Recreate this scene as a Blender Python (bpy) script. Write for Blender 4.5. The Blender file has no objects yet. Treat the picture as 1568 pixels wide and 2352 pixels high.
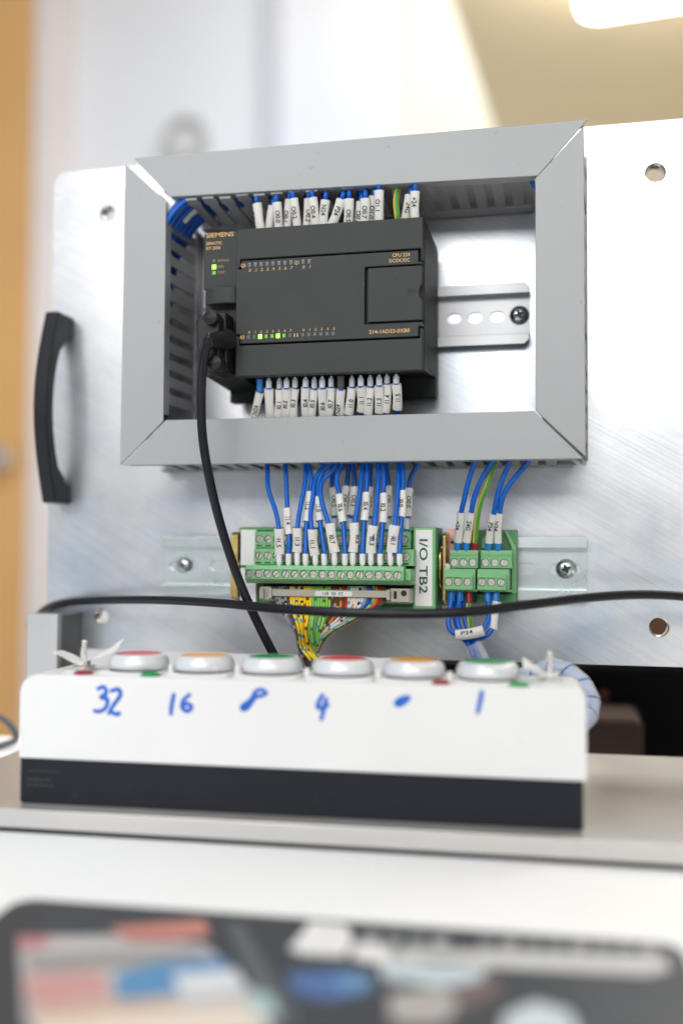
import bpy, math, random
from mathutils import Vector, Matrix, Euler
random.seed(7)
MM = 0.001
# ------------------------------------------------------------------ camera, world, lights
scene = bpy.context.scene
C = scene.collection
CAM = Vector((103.76, -570.93, -132.67)); ROT = Euler((1.60886, -0.005857, 0.224605), 'XYZ'); FPX = 35 / 24 * 1568
cd = bpy.data.cameras.new('camera'); cam = bpy.data.objects.new('camera', cd); C.objects.link(cam)
cam.location = CAM * MM; cam.rotation_euler = ROT
cd.sensor_fit = 'HORIZONTAL'; cd.sensor_width = 24; cd.lens = 35; cd.clip_start = 0.01; cd.clip_end = 60
RM = ROT.to_matrix(); FWD = RM @ Vector((0, 0, -1))
cd.dof.use_dof = True; cd.dof.aperture_fstop = 2.1
cd.dof.focus_distance = (Vector((-15, -62, -25)) - CAM).dot(FWD) * MM
cd.dof.aperture_blades = 0
scene.camera = cam
w = bpy.data.worlds.new('World'); scene.world = w; w.use_nodes = True
bg = w.node_tree.nodes['Background']; bg.inputs[0].default_value = (0.93, 0.96, 1.0, 1); bg.inputs[1].default_value = 0.36
def area(name, loc, target, sx, sy, watts, col=(1, 1, 1)):
    l = bpy.data.lights.new(name, 'AREA'); l.shape = 'RECTANGLE'; l.size = sx; l.size_y = sy; l.energy = watts; l.color = col
    o = bpy.data.objects.new(name, l); C.objects.link(o); o.location = Vector(loc) * MM
    o.rotation_euler = (Vector(target) - Vector(loc)).to_track_quat('-Z', 'Y').to_euler(); return o
area('key_lamp', (-60, -1560, 560), (0, 0, -60), 1.5, 0.45, 14.5, (1.0, 0.98, 0.95))
area('ceiling_lamp_front', (150, -520, 1300), (60, -300, -250), 1.4, 0.8, 31, (0.90, 0.955, 1.0))
area('back_wall_fill_lamp', (250, 800, 1300), (250, 900, 0), 1.2, 0.6, 11.5, (0.97, 0.985, 1.0))  # unseen lamp added to brighten the back wall
vs = scene.view_settings; vs.view_transform = 'Standard'; vs.look = 'None'; vs.exposure = 0.16; vs.gamma = 1
scene.cycles.use_denoising = True
scene.cycles.max_bounces = 8; scene.cycles.transparent_max_bounces = 12
scene.cycles.caustics_reflective = False; scene.cycles.caustics_refractive = False

# ------------------------------------------------------------------ measuring helpers: a picture point on a plane of known depth
def ray(u, v): return RM @ Vector(((u - 784) / FPX, -(v - 1176) / FPX, -1))
def P(u, v, Y):
    d = ray(u, v); return CAM + d * ((Y - CAM.y) / d.y)
def PZ(u, v, z):
    d = ray(u, v); return CAM + d * ((z - CAM.z) / d.z)
def PL(u, v, p0, n):
    d = ray(u, v); return CAM + d * ((Vector(p0) - CAM).dot(n) / d.dot(n))
K = 1568 / 2731
def Zm(s, ox, oy): return lambda x, y, Y: P((ox + x / s) * K, (oy + y / s) * K, Y)
z1 = Zm(1.568, 400, 450); z2 = Zm(1568/1200, 1300, 450); z3 = Zm(1.568, 400, 1100); z4 = Zm(1568/1200, 1300, 1000)
z5 = Zm(1568/900, 850, 1800); z6 = Zm(1568/900, 1550, 1800); z7 = Zm(3.92, 1700, 2300); z8 = Zm(1568/620, 1080, 2300)
zt = Zm(1568/470, 1250, 680); zb = Zm(1568/670, 980, 1470)

# ------------------------------------------------------------------ materials
MATS = {}
def lin(c):
    return tuple(((x / 255 + .055) / 1.055) ** 2.4 if x > 10 else x / 255 / 12.92 for x in c)
def mat(name, col, rough=.5, metal=0., var=.06, scale=60., bump=0., bscale=400., spec=.5, emit=0., trans=0., coat=0., rvar=.08, specks=None):
    if name in MATS: return MATS[name]
    m = bpy.data.materials.new(name); m.use_nodes = True; nt = m.node_tree; b = nt.nodes['Principled BSDF']; L = nt.links.new
    b.inputs['Roughness'].default_value = rough; b.inputs['Metallic'].default_value = metal
    b.inputs['Specular IOR Level'].default_value = spec; b.inputs['Coat Weight'].default_value = coat
    tc = nt.nodes.new('ShaderNodeTexCoord')
    ns = nt.nodes.new('ShaderNodeTexNoise'); ns.inputs['Scale'].default_value = scale; ns.inputs['Detail'].default_value = 5
    L(tc.outputs['Object'], ns.inputs['Vector'])
    mx = nt.nodes.new('ShaderNodeMix'); mx.data_type = 'RGBA'
    mx.inputs[6].default_value = tuple(max(0, c * (1 - var)) for c in col) + (1,); mx.inputs[7].default_value = tuple(min(1, c * (1 + var)) for c in col) + (1,)
    L(ns.outputs['Fac'], mx.inputs[0]); L(mx.outputs[2], b.inputs['Base Color'])
    if specks:   # sparse dust or scuff spots of another colour
        n5 = nt.nodes.new('ShaderNodeTexNoise'); n5.inputs['Scale'].default_value = specks[1]; n5.inputs['Detail'].default_value = 4; L(tc.outputs['Object'], n5.inputs['Vector'])
        r5 = nt.nodes.new('ShaderNodeMapRange'); r5.inputs[1].default_value = .68; r5.inputs[2].default_value = .76; r5.inputs[4].default_value = specks[2]; L(n5.outputs['Fac'], r5.inputs[0])
        m5 = nt.nodes.new('ShaderNodeMix'); m5.data_type = 'RGBA'; m5.inputs[7].default_value = specks[0] + (1,); L(mx.outputs[2], m5.inputs[6]); L(r5.outputs[0], m5.inputs[0]); L(m5.outputs[2], b.inputs['Base Color'])
    mr = nt.nodes.new('ShaderNodeMapRange'); mr.inputs[3].default_value = max(.03, rough - rvar); mr.inputs[4].default_value = rough + rvar
    L(ns.outputs['Fac'], mr.inputs[0]); L(mr.outputs[0], b.inputs['Roughness'])
    if bump:
        n2 = nt.nodes.new('ShaderNodeTexNoise'); n2.inputs['Scale'].default_value = bscale * 10; n2.inputs['Detail'].default_value = 3; L(tc.outputs['Object'], n2.inputs['Vector'])
        bp = nt.nodes.new('ShaderNodeBump'); bp.inputs['Strength'].default_value = bump; bp.inputs['Distance'].default_value = .0002
        L(n2.outputs['Fac'], bp.inputs['Height']); L(bp.outputs[0], b.inputs['Normal'])
    if emit:
        b.inputs['Emission Color'].default_value = tuple(col) + (1,); b.inputs['Emission Strength'].default_value = emit
    if trans: b.inputs['Transmission Weight'].default_value = trans
    MATS[name] = m; return m
def brushed(name, col, rough, angle, stretch=60., amt=.10, blotch=.12, metal=1., bl_scale=9., scratch=True, tint=None):
    if name in MATS: return MATS[name]
    m = bpy.data.materials.new(name); m.use_nodes = True; nt = m.node_tree; b = nt.nodes['Principled BSDF']; L = nt.links.new
    N = nt.nodes.new
    tc = N('ShaderNodeTexCoord'); mp = N('ShaderNodeMapping'); mp.inputs['Rotation'].default_value = (0, angle, 0)
    L(tc.outputs['Object'], mp.inputs[0])
    mp2 = N('ShaderNodeMapping'); mp2.inputs['Scale'].default_value = (11, 850, 850); L(mp.outputs[0], mp2.inputs[0])
    n1 = N('ShaderNodeTexNoise'); n1.inputs['Scale'].default_value = 1.0; n1.inputs['Detail'].default_value = 6; n1.inputs['Roughness'].default_value = .62; L(mp2.outputs[0], n1.inputs['Vector'])
    n2 = N('ShaderNodeTexNoise'); n2.inputs['Scale'].default_value = bl_scale; n2.inputs['Detail'].default_value = 7; n2.inputs['Roughness'].default_value = .6; L(tc.outputs['Object'], n2.inputs['Vector'])
    add = N('ShaderNodeMath'); add.operation = 'MULTIPLY_ADD'; add.inputs[1].default_value = amt * 2; L(n1.outputs['Fac'], add.inputs[0])
    s2 = N('ShaderNodeMath'); s2.operation = 'MULTIPLY_ADD'; s2.inputs[1].default_value = blotch * 2; s2.inputs[2].default_value = 1 - amt - blotch; L(n2.outputs['Fac'], s2.inputs[0]); L(s2.outputs[0], add.inputs[2])
    out = add.outputs[0]
    if scratch:
        mp3 = N('ShaderNodeMapping'); mp3.inputs['Scale'].default_value = (30, 500, 500); mp3.inputs['Rotation'].default_value = (0, angle + .9, 0); L(tc.outputs['Object'], mp3.inputs[0])
        n3 = N('ShaderNodeTexNoise'); n3.inputs['Scale'].default_value = 1.3; n3.inputs['Detail'].default_value = 2; L(mp3.outputs[0], n3.inputs['Vector'])
        cr = N('ShaderNodeMapRange'); cr.inputs[1].default_value = .70; cr.inputs[2].default_value = .78; cr.inputs[4].default_value = .18; L(n3.outputs['Fac'], cr.inputs[0])
        a3 = N('ShaderNodeMath'); a3.operation = 'ADD'; L(out, a3.inputs[0]); L(cr.outputs[0], a3.inputs[1]); out = a3.outputs[0]
    vm = N('ShaderNodeVectorMath'); vm.operation = 'SCALE'; vm.inputs[0].default_value = col; L(out, vm.inputs['Scale'])
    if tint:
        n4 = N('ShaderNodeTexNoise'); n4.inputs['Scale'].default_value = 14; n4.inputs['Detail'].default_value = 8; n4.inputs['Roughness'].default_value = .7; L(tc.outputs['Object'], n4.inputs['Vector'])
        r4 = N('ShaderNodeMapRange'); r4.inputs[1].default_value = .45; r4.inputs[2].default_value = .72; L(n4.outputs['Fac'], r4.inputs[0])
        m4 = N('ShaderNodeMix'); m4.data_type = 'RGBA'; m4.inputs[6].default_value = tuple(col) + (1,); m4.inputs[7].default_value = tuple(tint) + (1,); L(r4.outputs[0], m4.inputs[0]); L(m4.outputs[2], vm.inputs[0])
    L(vm.outputs[0], b.inputs['Base Color'])
    mr = N('ShaderNodeMapRange'); mr.inputs[3].default_value = rough - .1; mr.inputs[4].default_value = rough + .12; L(n2.outputs['Fac'], mr.inputs[0]); L(mr.outputs[0], b.inputs['Roughness'])
    b.inputs['Metallic'].default_value = metal
    bp = N('ShaderNodeBump'); bp.inputs['Strength'].default_value = .25; bp.inputs['Distance'].default_value = .0002; L(n1.outputs['Fac'], bp.inputs['Height']); L(bp.outputs[0], b.inputs['Normal'])
    MATS[name] = m; return m
def striped(name, base, bands, freq=26., width=.28, around=False, rough=.4):
    """insulation with printed rings (UV x runs along the wire in units of 10 mm), or a lengthwise stripe"""
    if name in MATS: return MATS[name]
    m = bpy.data.materials.new(name); m.use_nodes = True; nt = m.node_tree; b = nt.nodes['Principled BSDF']; L = nt.links.new; N = nt.nodes.new
    uv = N('ShaderNodeUVMap'); sp = N('ShaderNodeSeparateXYZ'); L(uv.outputs[0], sp.inputs[0])
    ml = N('ShaderNodeMath'); ml.operation = 'MULTIPLY'; ml.inputs[1].default_value = freq; L(sp.outputs[1 if around else 0], ml.inputs[0])
    oi = N('ShaderNodeObjectInfo'); ad = N('ShaderNodeMath'); ad.operation = 'ADD'; L(ml.outputs[0], ad.inputs[0])
    if not around: L(oi.outputs['Random'], ad.inputs[1])
    else: ad.inputs[1].default_value = .1
    fr = N('ShaderNodeMath'); fr.operation = 'FRACT'; L(ad.outputs[0], fr.inputs[0])
    lt = N('ShaderNodeMath'); lt.operation = 'LESS_THAN'; lt.inputs[1].default_value = width; L(fr.outputs[0], lt.inputs[0])
    mx = N('ShaderNodeMix'); mx.data_type = 'RGBA'; mx.inputs[6].default_value = tuple(base) + (1,); mx.inputs[7].default_value = tuple(bands) + (1,)
    L(lt.outputs[0], mx.inputs[0]); L(mx.outputs[2], b.inputs['Base Color']); b.inputs['Roughness'].default_value = rough
    MATS[name] = m; return m
ALU = brushed('brushed_aluminium', (.655, .665, .69), .35, math.radians(-30), metal=.97, amt=.20, blotch=.24, tint=(.48, .56, .65))  # bluish blotches: reflections of darker surroundings painted into the metal colour
ALU2 = brushed('base_plate_aluminium', (.62, .605, .59), .34, 0., amt=.06, blotch=.20, scratch=False, metal=.6)
ALUP = brushed('bracket_aluminium', (.62, .63, .64), .45, math.radians(90), amt=.05, blotch=.04, scratch=False)
ZINC = brushed('zinc_plated_steel', (.70, .77, .78), .27, 0., amt=.04, blotch=.08, scratch=False)
RAILW = brushed('rail_steel', (.52, .53, .55), .5, 0., amt=.04, blotch=.06, scratch=False)
SCREWD = mat('screw_steel', (.46, .50, .50), .24, 1., .1, 300)
SCREWT = mat('terminal_screw_nickel', (.56, .54, .50), .36, 1., .25, 900, bump=.3)
DUCT = mat('grey_pvc', (.345, .365, .375), .42, 0, .05, 16, bump=.05, specks=((.22, .22, .21), 260., .55))
DUCTW = mat('grey_pvc_shaded', (.30, .30, .315), .45, 0, .04, 40, bump=.05)  # same plastic as the lids, darkened to put interior shade into the colour
PLCM = mat('anthracite_plastic', (.031, .036, .034), .55, 0, .06, 80, bump=.35, bscale=300, spec=.35, specks=((.09, .095, .09), 420., .6))
PLCB = mat('anthracite_plastic_body', (.024, .026, .026), .6, 0, .12, 120, bump=.3, spec=.3)
PLCK = mat('black_cavity_plastic', (.012, .012, .013), .6, 0, .1, 100)
BLACK = mat('black_plastic', (.009, .009, .012), .42, 0, .1, 90, bump=.2, spec=.35)
CABLE = mat('black_cable_sheath', (.008, .0085, .013), .30, 0, .12, 50, bump=.08, bscale=120, spec=.3, specks=((.05, .05, .055), 500., .6))
HANDLE = mat('handle_black_nylon', (.007, .008, .013), .5, 0, .12, 60, bump=.25, spec=.35)
GOLD = mat('gold_print', lin((205, 168, 112)), .6, 0, .05)
INK = mat('black_print', (.018, .02, .02), .6, 0, .1)
INKG = mat('dark_green_print', (.02, .07, .065), .6, 0, .1)
MARK = mat('marker_sleeve_white', (.70, .69, .655), .52, 0, .10, 140)
WHITEL = mat('white_label', (.80, .81, .81), .5, 0, .03, 200)
BLUE = mat('blue_wire_pvc', (.002, .112, .52), .36, 0, .12, 120, spec=.4)
BLUEF = mat('blue_ferrule', (.012, .19, .56), .35, 0, .06, 200)
WHITEF = mat('white_ferrule', (.62, .66, .72), .4, 0, .05, 200)
GREYF = mat('dark_ferrule', (.06, .06, .08), .45)
REDF = mat('red_ferrule', (.28, .008, .012), .35, 0, .1, 200)
GREEN = mat('green_terminal_plastic', (.20, .47, .22), .40, 0, .06, 80, bump=.12)
GREEND = mat('green_carrier_plastic', (.10, .31, .135), .42, 0, .06, 80, bump=.12)
BEIGE = mat('beige_connector_plastic', (.48, .45, .39), .45, 0, .06, 120)
BRASS = mat('yellow_passivated_steel', (.74, .55, .22), .28, 1., .35, 140, rvar=.1)
PINKM = mat('iridescent_passivation', (.72, .45, .40), .30, 1., .3, 140)
YG = striped('yellow_green_insulation', (.72, .52, .02), (.05, .30, .06), 2., .45, around=True)
BOXW = mat('box_white_plastic', (.80, .805, .81), .45, 0, .05, 22, bump=.08, specks=((.52, .50, .47), 120., .35))
BOXK = mat('box_black_plastic', (.009, .011, .019), .5, 0, .3, 18, bump=.1, spec=.3, specks=((.04, .042, .05), 60., .4))
BEZEL = mat('button_bezel_silver', (.74, .765, .80), .30, .18, .03, 60)
CAPS = {'red': mat('red_button', (.62, .02, .04), .35), 'amber': mat('amber_button', (.75, .33, .01), .35), 'green': mat('green_button', (.01, .30, .08), .35)}
PEN = mat('blue_marker_ink', (.006, .12, .58), .5, 0, .35, 160)
CHROME = mat('toggle_nickel', (.78, .76, .72), .18, 1., .05)
DESK = mat('desk_white_laminate', (.88, .895, .92), .5, 0, .02, 8)
PAD = mat('pad_dark_grey', (.030, .036, .045), .5, 0, .08, 40)
WALL = mat('wall_paint', (.80, .80, .825), .7, 0, .02, 3)
CREAM = mat('cream_lit_wall', (.86, .81, .68), .7, 0, .02, 3)  # warm light on this stretch of wall put into its colour
SOFFIT = mat('beige_ceiling_paint', (.90, .76, .52), .7, 0, .02, 3)
DOORM = mat('orange_wood_veneer', (.74, .41, .155), .5, 0, .08, 6)
LAMPW = mat('lit_lamp_diffuser', (1, .985, .95), .5, 0, 0, emit=8.)
LEDON = mat('lit_green_led', (.30, 1., .06), .4, 0, 0, emit=1.6)
LEDDIM = mat('dim_green_led', (.13, .40, .05), .4, 0, .1, 400, emit=.25)
LEDLOW = mat('unlit_green_led', (.045, .12, .04), .4, 0, .1, 400)
LEDOFF = mat('dark_led_window', (.085, .09, .095), .35, 0, .1, 400)
GAPSHADE = mat('gap_shade_black', (.02, .022, .03), .7)
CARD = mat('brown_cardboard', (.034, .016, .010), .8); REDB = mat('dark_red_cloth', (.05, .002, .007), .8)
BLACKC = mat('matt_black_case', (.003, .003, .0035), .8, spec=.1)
def clear(name, col, alpha, rough):
    m = mat(name, col, rough, 0, .02); b = m.node_tree.nodes['Principled BSDF']; b.inputs['Alpha'].default_value = alpha; return m
CLEAR = clear('clear_sleeve_plastic', (.80, .86, .92), .22, .15)
SPIRAL = clear('spiral_wrap_plastic', (.80, .88, .95), .55, .25)

# ------------------------------------------------------------------ mesh helpers (all sizes in mm)
class MB:
    def __init__(s): s.v = []; s.f = []; s.uv = None
    def add(s, vs, fs):
        n = len(s.v); s.v += [Vector(p) for p in vs]; s.f += [tuple(i + n for i in f) for f in fs]; return s
    def box(s, x0, x1, y0, y1, z0, z1):
        return s.add([(x0,y0,z0),(x1,y0,z0),(x1,y1,z0),(x0,y1,z0),(x0,y0,z1),(x1,y0,z1),(x1,y1,z1),(x0,y1,z1)],
                     [(0,3,2,1),(4,5,6,7),(0,1,5,4),(1,2,6,5),(2,3,7,6),(3,0,4,7)])
    def prism(s, pts, a0, a1, axis='y'):
        """2D outline extruded along an axis: y -> (x,z), x -> (y,z), z -> (x,y)"""
        f = {'y': lambda p, a: (p[0], a, p[1]), 'x': lambda p, a: (a, p[0], p[1]), 'z': lambda p, a: (p[0], p[1], a)}[axis]
        n = len(pts); ar = sum(pts[i][0]*pts[(i+1)%n][1]-pts[(i+1)%n][0]*pts[i][1] for i in range(n))
        if (ar < 0) != (axis == 'y'): pts = pts[::-1]
        if a0 > a1: a0, a1 = a1, a0
        vs = [f(p, a0) for p in pts] + [f(p, a1) for p in pts]
        fs = [tuple(range(n))[::-1], tuple(range(n, 2*n))] + [(i, (i+1) % n, n+(i+1) % n, n+i) for i in range(n)]
        return s.add(vs, fs)
    def lathe(s, prof, c=(0,0,0), axis='z', n=24, caps=True):
        """profile [(r, h)] turned about an axis through c"""
        f = {'z': lambda x, y, h: (x, y, h), 'y': lambda x, y, h: (x, h, y), 'x': lambda x, y, h: (h, x, y)}[axis]
        vs = []; fs = []; c = Vector(c)
        for r, h in prof:
            for i in range(n):
                a = 2*math.pi*i/n; vs.append(c + Vector(f(r*math.cos(a), r*math.sin(a), h)))
        m = len(prof)
        for k in range(m-1):
            for i in range(n): fs.append((k*n+i, k*n+(i+1) % n, (k+1)*n+(i+1) % n, (k+1)*n+i))
        if caps and prof[0][0] > 1e-6: fs.append(tuple(range(n))[::-1])
        if caps and prof[-1][0] > 1e-6: fs.append(tuple((m-1)*n+i for i in range(n)))
        if axis == 'y': fs = [q[::-1] for q in fs]
        return s.add(vs, fs)
    def tube(s, path, r, n=10, ell=(1, 1), caps=True, r_fn=None):
        path = [Vector(p) for p in path]; m = len(path); vs = []; fs = []; uvs = []; pf = None; dist = 0
        for k, p in enumerate(path):
            t = (path[min(k+1, m-1)] - path[max(k-1, 0)]).normalized()
            fr = Vector((0, -1, 0)); fr = fr - t*fr.dot(t)
            if fr.length < .35 and pf is not None: fr = pf - t*pf.dot(t)
            elif fr.length < .05: fr = Vector((0, 0, 1)) - t*t.z
            fr.normalize(); pf = fr; rt = fr.cross(t)
            if k: dist += (p - path[k-1]).length
            rr = r if r_fn is None else r_fn(k/(m-1))
            for i in range(n):
                a = 2*math.pi*i/n; vs.append(p + rt*(rr*ell[0]*math.sin(a)) + fr*(rr*ell[1]*math.cos(a))); uvs.append((dist/100, i/n))
        for k in range(m-1):
            for i in range(n): fs.append((k*n+i, k*n+(i+1) % n, (k+1)*n+(i+1) % n, (k+1)*n+i))
        if caps: fs.append(tuple(range(n))[::-1]); fs.append(tuple((m-1)*n+i for i in range(n)))
        n0 = len(s.v); s.add(vs, fs)
        if s.uv is None: s.uv = {}
        for i, q in enumerate(uvs): s.uv[n0+i] = q
        return s
    def mesh(s, name, org=Vector((0,0,0)), smooth=True):
        me = bpy.data.meshes.new(name); me.from_pydata([tuple((p - org)*MM) for p in s.v], [], s.f); me.validate(); me.update()
        if s.uv:
            ul = me.uv_layers.new(name='UVMap')
            for poly in me.polygons:
                ids = [(li, me.loops[li].vertex_index) for li in poly.loop_indices]
                vv = [s.uv.get(vi, (0, 0)) for _, vi in ids]; wrap = max(q[1] for q in vv) - min(q[1] for q in vv) > .5
                for (li, vi), q in zip(ids, vv): ul.data[li].uv = (q[0], q[1] + (1 if wrap and q[1] < .5 else 0))
        if smooth:
            me.polygons.foreach_set('use_smooth', [True]*len(me.polygons)); me.set_sharp_from_angle(angle=math.radians(40))
        return me
def link(name, me, m, parent=None, bevel=0., loc=None):
    o = bpy.data.objects.new(name, me); C.objects.link(o)
    if m is not None and not me.materials: me.materials.append(m)
    if parent is not None: o.parent = parent
    if loc is not None: o.location = loc
    if bevel:
        b = o.modifiers.new('bevel', 'BEVEL'); b.width = bevel*MM; b.segments = 2; b.limit_method = 'ANGLE'; b.angle_limit = math.radians(40); b.harden_normals = True
    return o
def world_org(parent):
    o = Vector((0,0,0)); p = parent
    while p is not None: o += p.location/MM; p = p.parent
    return o
def part(name, mb, m, parent, bevel=0.):
    """a mesh given in scene millimetres (or in the local frame of a turned thing) below its thing"""
    org = Vector((0,0,0)) if parent.get('_local') else world_org(parent)
    o = link(name, mb.mesh(name, org), m, parent, bevel)
    if parent.get('_local'): o['_local'] = 1; LOCAL.append(o)
    return o
def thing(name, label, cat, loc=(0,0,0), rz=0., group=None, local=False):
    o = bpy.data.objects.new(name, None); C.objects.link(o); o.location = Vector(loc)*MM; o.rotation_euler = (0,0,rz); o.empty_display_size = .01
    o['label'] = label; o['category'] = cat
    if group: o['group'] = group
    if local: LOCAL.append(o); o['_local'] = 1
    return o
LOCAL = []
def single(name, mb, m, label, cat, org=(0,0,0), bevel=0., group=None, kind=None):
    o = link(name, mb.mesh(name, Vector(org)), m, None, bevel, Vector(org)*MM); o['label'] = label; o['category'] = cat
    if group: o['group'] = group
    if kind: o['kind'] = kind
    return o
def struct(name, mb, m, org=(0,0,0)):
    o = link(name, mb.mesh(name, Vector(org)), m, None, 0, Vector(org)*MM); o['kind'] = 'structure'; return o
def curve_mesh(cu):
    o = bpy.data.objects.new('tmp', cu); C.objects.link(o); dg = bpy.context.evaluated_depsgraph_get(); dg.update()
    me = bpy.data.meshes.new_from_object(o.evaluated_get(dg)); bpy.data.objects.remove(o); return me
def plate2d(outer, holes, y0, y1):
    """flat plate in the xz plane with real holes, between depths y0 (front) and y1; returns MB in mm"""
    cu = bpy.data.curves.new('tmp', 'CURVE'); cu.dimensions = '2D'; cu.fill_mode = 'BOTH'; cu.extrude = abs(y1-y0)/2
    for pts in [outer] + holes:
        sp = cu.splines.new('POLY'); sp.points.add(len(pts)-1); sp.use_cyclic_u = True
        for q, p in zip(sp.points, pts): q.co = (p[0], p[1], 0, 1)
    me = curve_mesh(cu); mb = MB(); ym = (y0+y1)/2
    mb.add([(v.co.x, ym - v.co.z, v.co.y) for v in me.vertices], [tuple(p.vertices) for p in me.polygons])
    bpy.data.meshes.remove(me); bpy.data.curves.remove(cu); return weld(mb)
def weld(mb):
    key = {}; mp = []; vs = []
    for p in mb.v:
        k = (round(p.x, 3), round(p.y, 3), round(p.z, 3))
        if k not in key: key[k] = len(vs); vs.append(p)
        mp.append(key[k])
    mb.v = vs; mb.f = [t for t in (tuple(dict.fromkeys(mp[i] for i in f)) for f in mb.f) if len(t) > 2]; return mb
def circ(x, z, r, n=20): return [(x + r*math.cos(2*math.pi*i/n), z + r*math.sin(2*math.pi*i/n)) for i in range(n)]
def slot2d(x0, x1, z, r, n=8):
    return [(x1-r + r*math.cos(a), z + r*math.sin(a)) for a in [math.pi*(i/n-.5) for i in range(n+1)]] + [(x0+r + r*math.cos(a), z + r*math.sin(a)) for a in [math.pi*(i/n+.5) for i in range(n+1)]]
def rrect(x0, x1, z0, z1, r, n=6):
    r4 = r if isinstance(r, (list, tuple)) else (r,)*4   # bl, br, tr, tl
    o = []
    for (cx, cz, a0), q in zip(((x0, z0, math.pi), (x1, z0, 1.5*math.pi), (x1, z1, 0), (x0, z1, .5*math.pi)), r4):
        cx += q if cx == x0 else -q; cz += q if cz == z0 else -q
        o += [(cx + q*math.cos(a0 + i/n*math.pi/2), cz + q*math.sin(a0 + i/n*math.pi/2)) for i in range(n+1)]
    return o
TXT = {}
def text_raw(s, bold=.012):
    """glyph outlines of cap height 1, starting at x = 0"""
    if s in TXT: return TXT[s]
    cu = bpy.data.curves.new('tmp', 'FONT'); cu.body = s; cu.size = 1/.69; cu.offset = max(bold, .022); cu.resolution_u = 3
    me = curve_mesh(cu); v = [(p.co.x, p.co.y) for p in me.vertices]; f = [tuple(p.vertices) for p in me.polygons]
    x0 = min(p[0] for p in v); x1 = max(p[0] for p in v); v = [(p[0]-x0, p[1]) for p in v]
    bpy.data.meshes.remove(me); bpy.data.curves.remove(cu); TXT[s] = (v, f, x1-x0); return TXT[s]
def flat_text(name, s, x, y, z, h, m, parent, length=None, align='L', turn=0):
    """print on a face that looks towards -y; turn in quarter turns clockwise"""
    v, f, wd = text_raw(s); kx = h if length is None else length/wd; L = wd*kx
    sh = {'L': 0, 'C': -L/2, 'R': -L}[align]; mb = MB(); o = []
    for px, py in v:
        a, b = px*kx + sh, py*h - (h/2 if turn else 0)
        a, b = ((a, b), (b, -a), (-a, -b), (-b, a))[turn % 4]
        o.append((x + a, y, z + b))
    mb.add(o, f); me = mb.mesh(name, Vector((0,0,0)) if parent.get('_local') else world_org(parent), smooth=False)
    return link(name, me, m, parent)
def catmull(pts, k=8):
    pts = [Vector(p) for p in pts]
    if len(pts) < 3: return [pts[0].lerp(pts[-1], i/k) for i in range(k+1)]
    q = [pts[0]*2 - pts[1]] + pts + [pts[-1]*2 - pts[-2]]; o = []
    for i in range(1, len(q)-2):
        a, b, c, d = q[i-1:i+3]
        for j in range(k):
            t = j/k; o.append(.5*((2*b) + (c-a)*t + (2*a-5*b+4*c-d)*t*t + (3*b-a-3*c+d)*t**3))
    o.append(pts[-1]); return o
def sleeve(parent, top, bot, txt=None, up=False, roll=0., w=4.5, d=3.4, frac=.5, h=2.3, m=None):
    """white marker sleeve slid over a wire, with its printed code following the surface"""
    a, b = Vector(top), Vector(bot); t = (b-a).normalized(); fr = Vector((0,-1,0)); fr = (fr - t*fr.dot(t)).normalized(); rt = fr.cross(t)
    w *= random.uniform(.92, 1.06); mb = MB(); bow = random.uniform(-.5, .5); path = [a.lerp(b, i/4) + rt*bow*math.sin(math.pi*i/4) for i in range(5)]
    mb.tube(path, 1, 16, (w/2, d/2), r_fn=lambda q: 1 + .05*math.cos(q*math.pi*2))
    sl = part('marker_sleeve', mb, m or MARK, parent)
    if txt:
        v, f, wd = text_raw(txt, .02); L = wd*h; ln = (b-a).length; k = min(1, (ln-1)/L); c0 = ln*frac; o = []
        for px, py in v:
            s = (px - wd/2)*h*k; q = (py - .5)*h
            if up: s, q = -s, -q
            s += c0; th = q/(w/2*.95) + roll
            p = a + t*s + rt*bow*math.sin(math.pi*min(1, max(0, s/ln))); o.append(p + rt*(w/2+.12)*math.sin(th)*1.02 + fr*(d/2+.12)*math.cos(th)*1.06)
        me = MB().add(o, f).mesh('print', world_org(sl), smooth=False); link('print', me, INK, sl)
    return sl
def ferrule(parent, top, bot, m, r=1.75, nozzle=True, flip=False):
    a, b = Vector(top), Vector(bot); mb = MB(); n = (b-a)
    if flip: a, b = b, a; n = -n
    if nozzle: mb.tube([a, a+n*.02, a+n*.62, a+n*.80, a+n*.84, b], 1, 12, r_fn=None) if False else mb.tube([a, a+n*.68, a+n*.84, a+n*.86, b], 1, 12, (r, r), r_fn=lambda q: (1, 1, .68, .45, .45)[round(q*4)])
    else: mb.tube([a, b], r, 12)
    return part('ferrule', mb, m, parent)
def wire(name, label, pts, r, m, group, cat='wire', k=7, n=10):
    p0 = Vector(pts[-1]); t = thing(name, label, cat, p0, group=group)
    part('insulation', MB().tube(catmull(pts, k), r, n), m, t); return t
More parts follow.
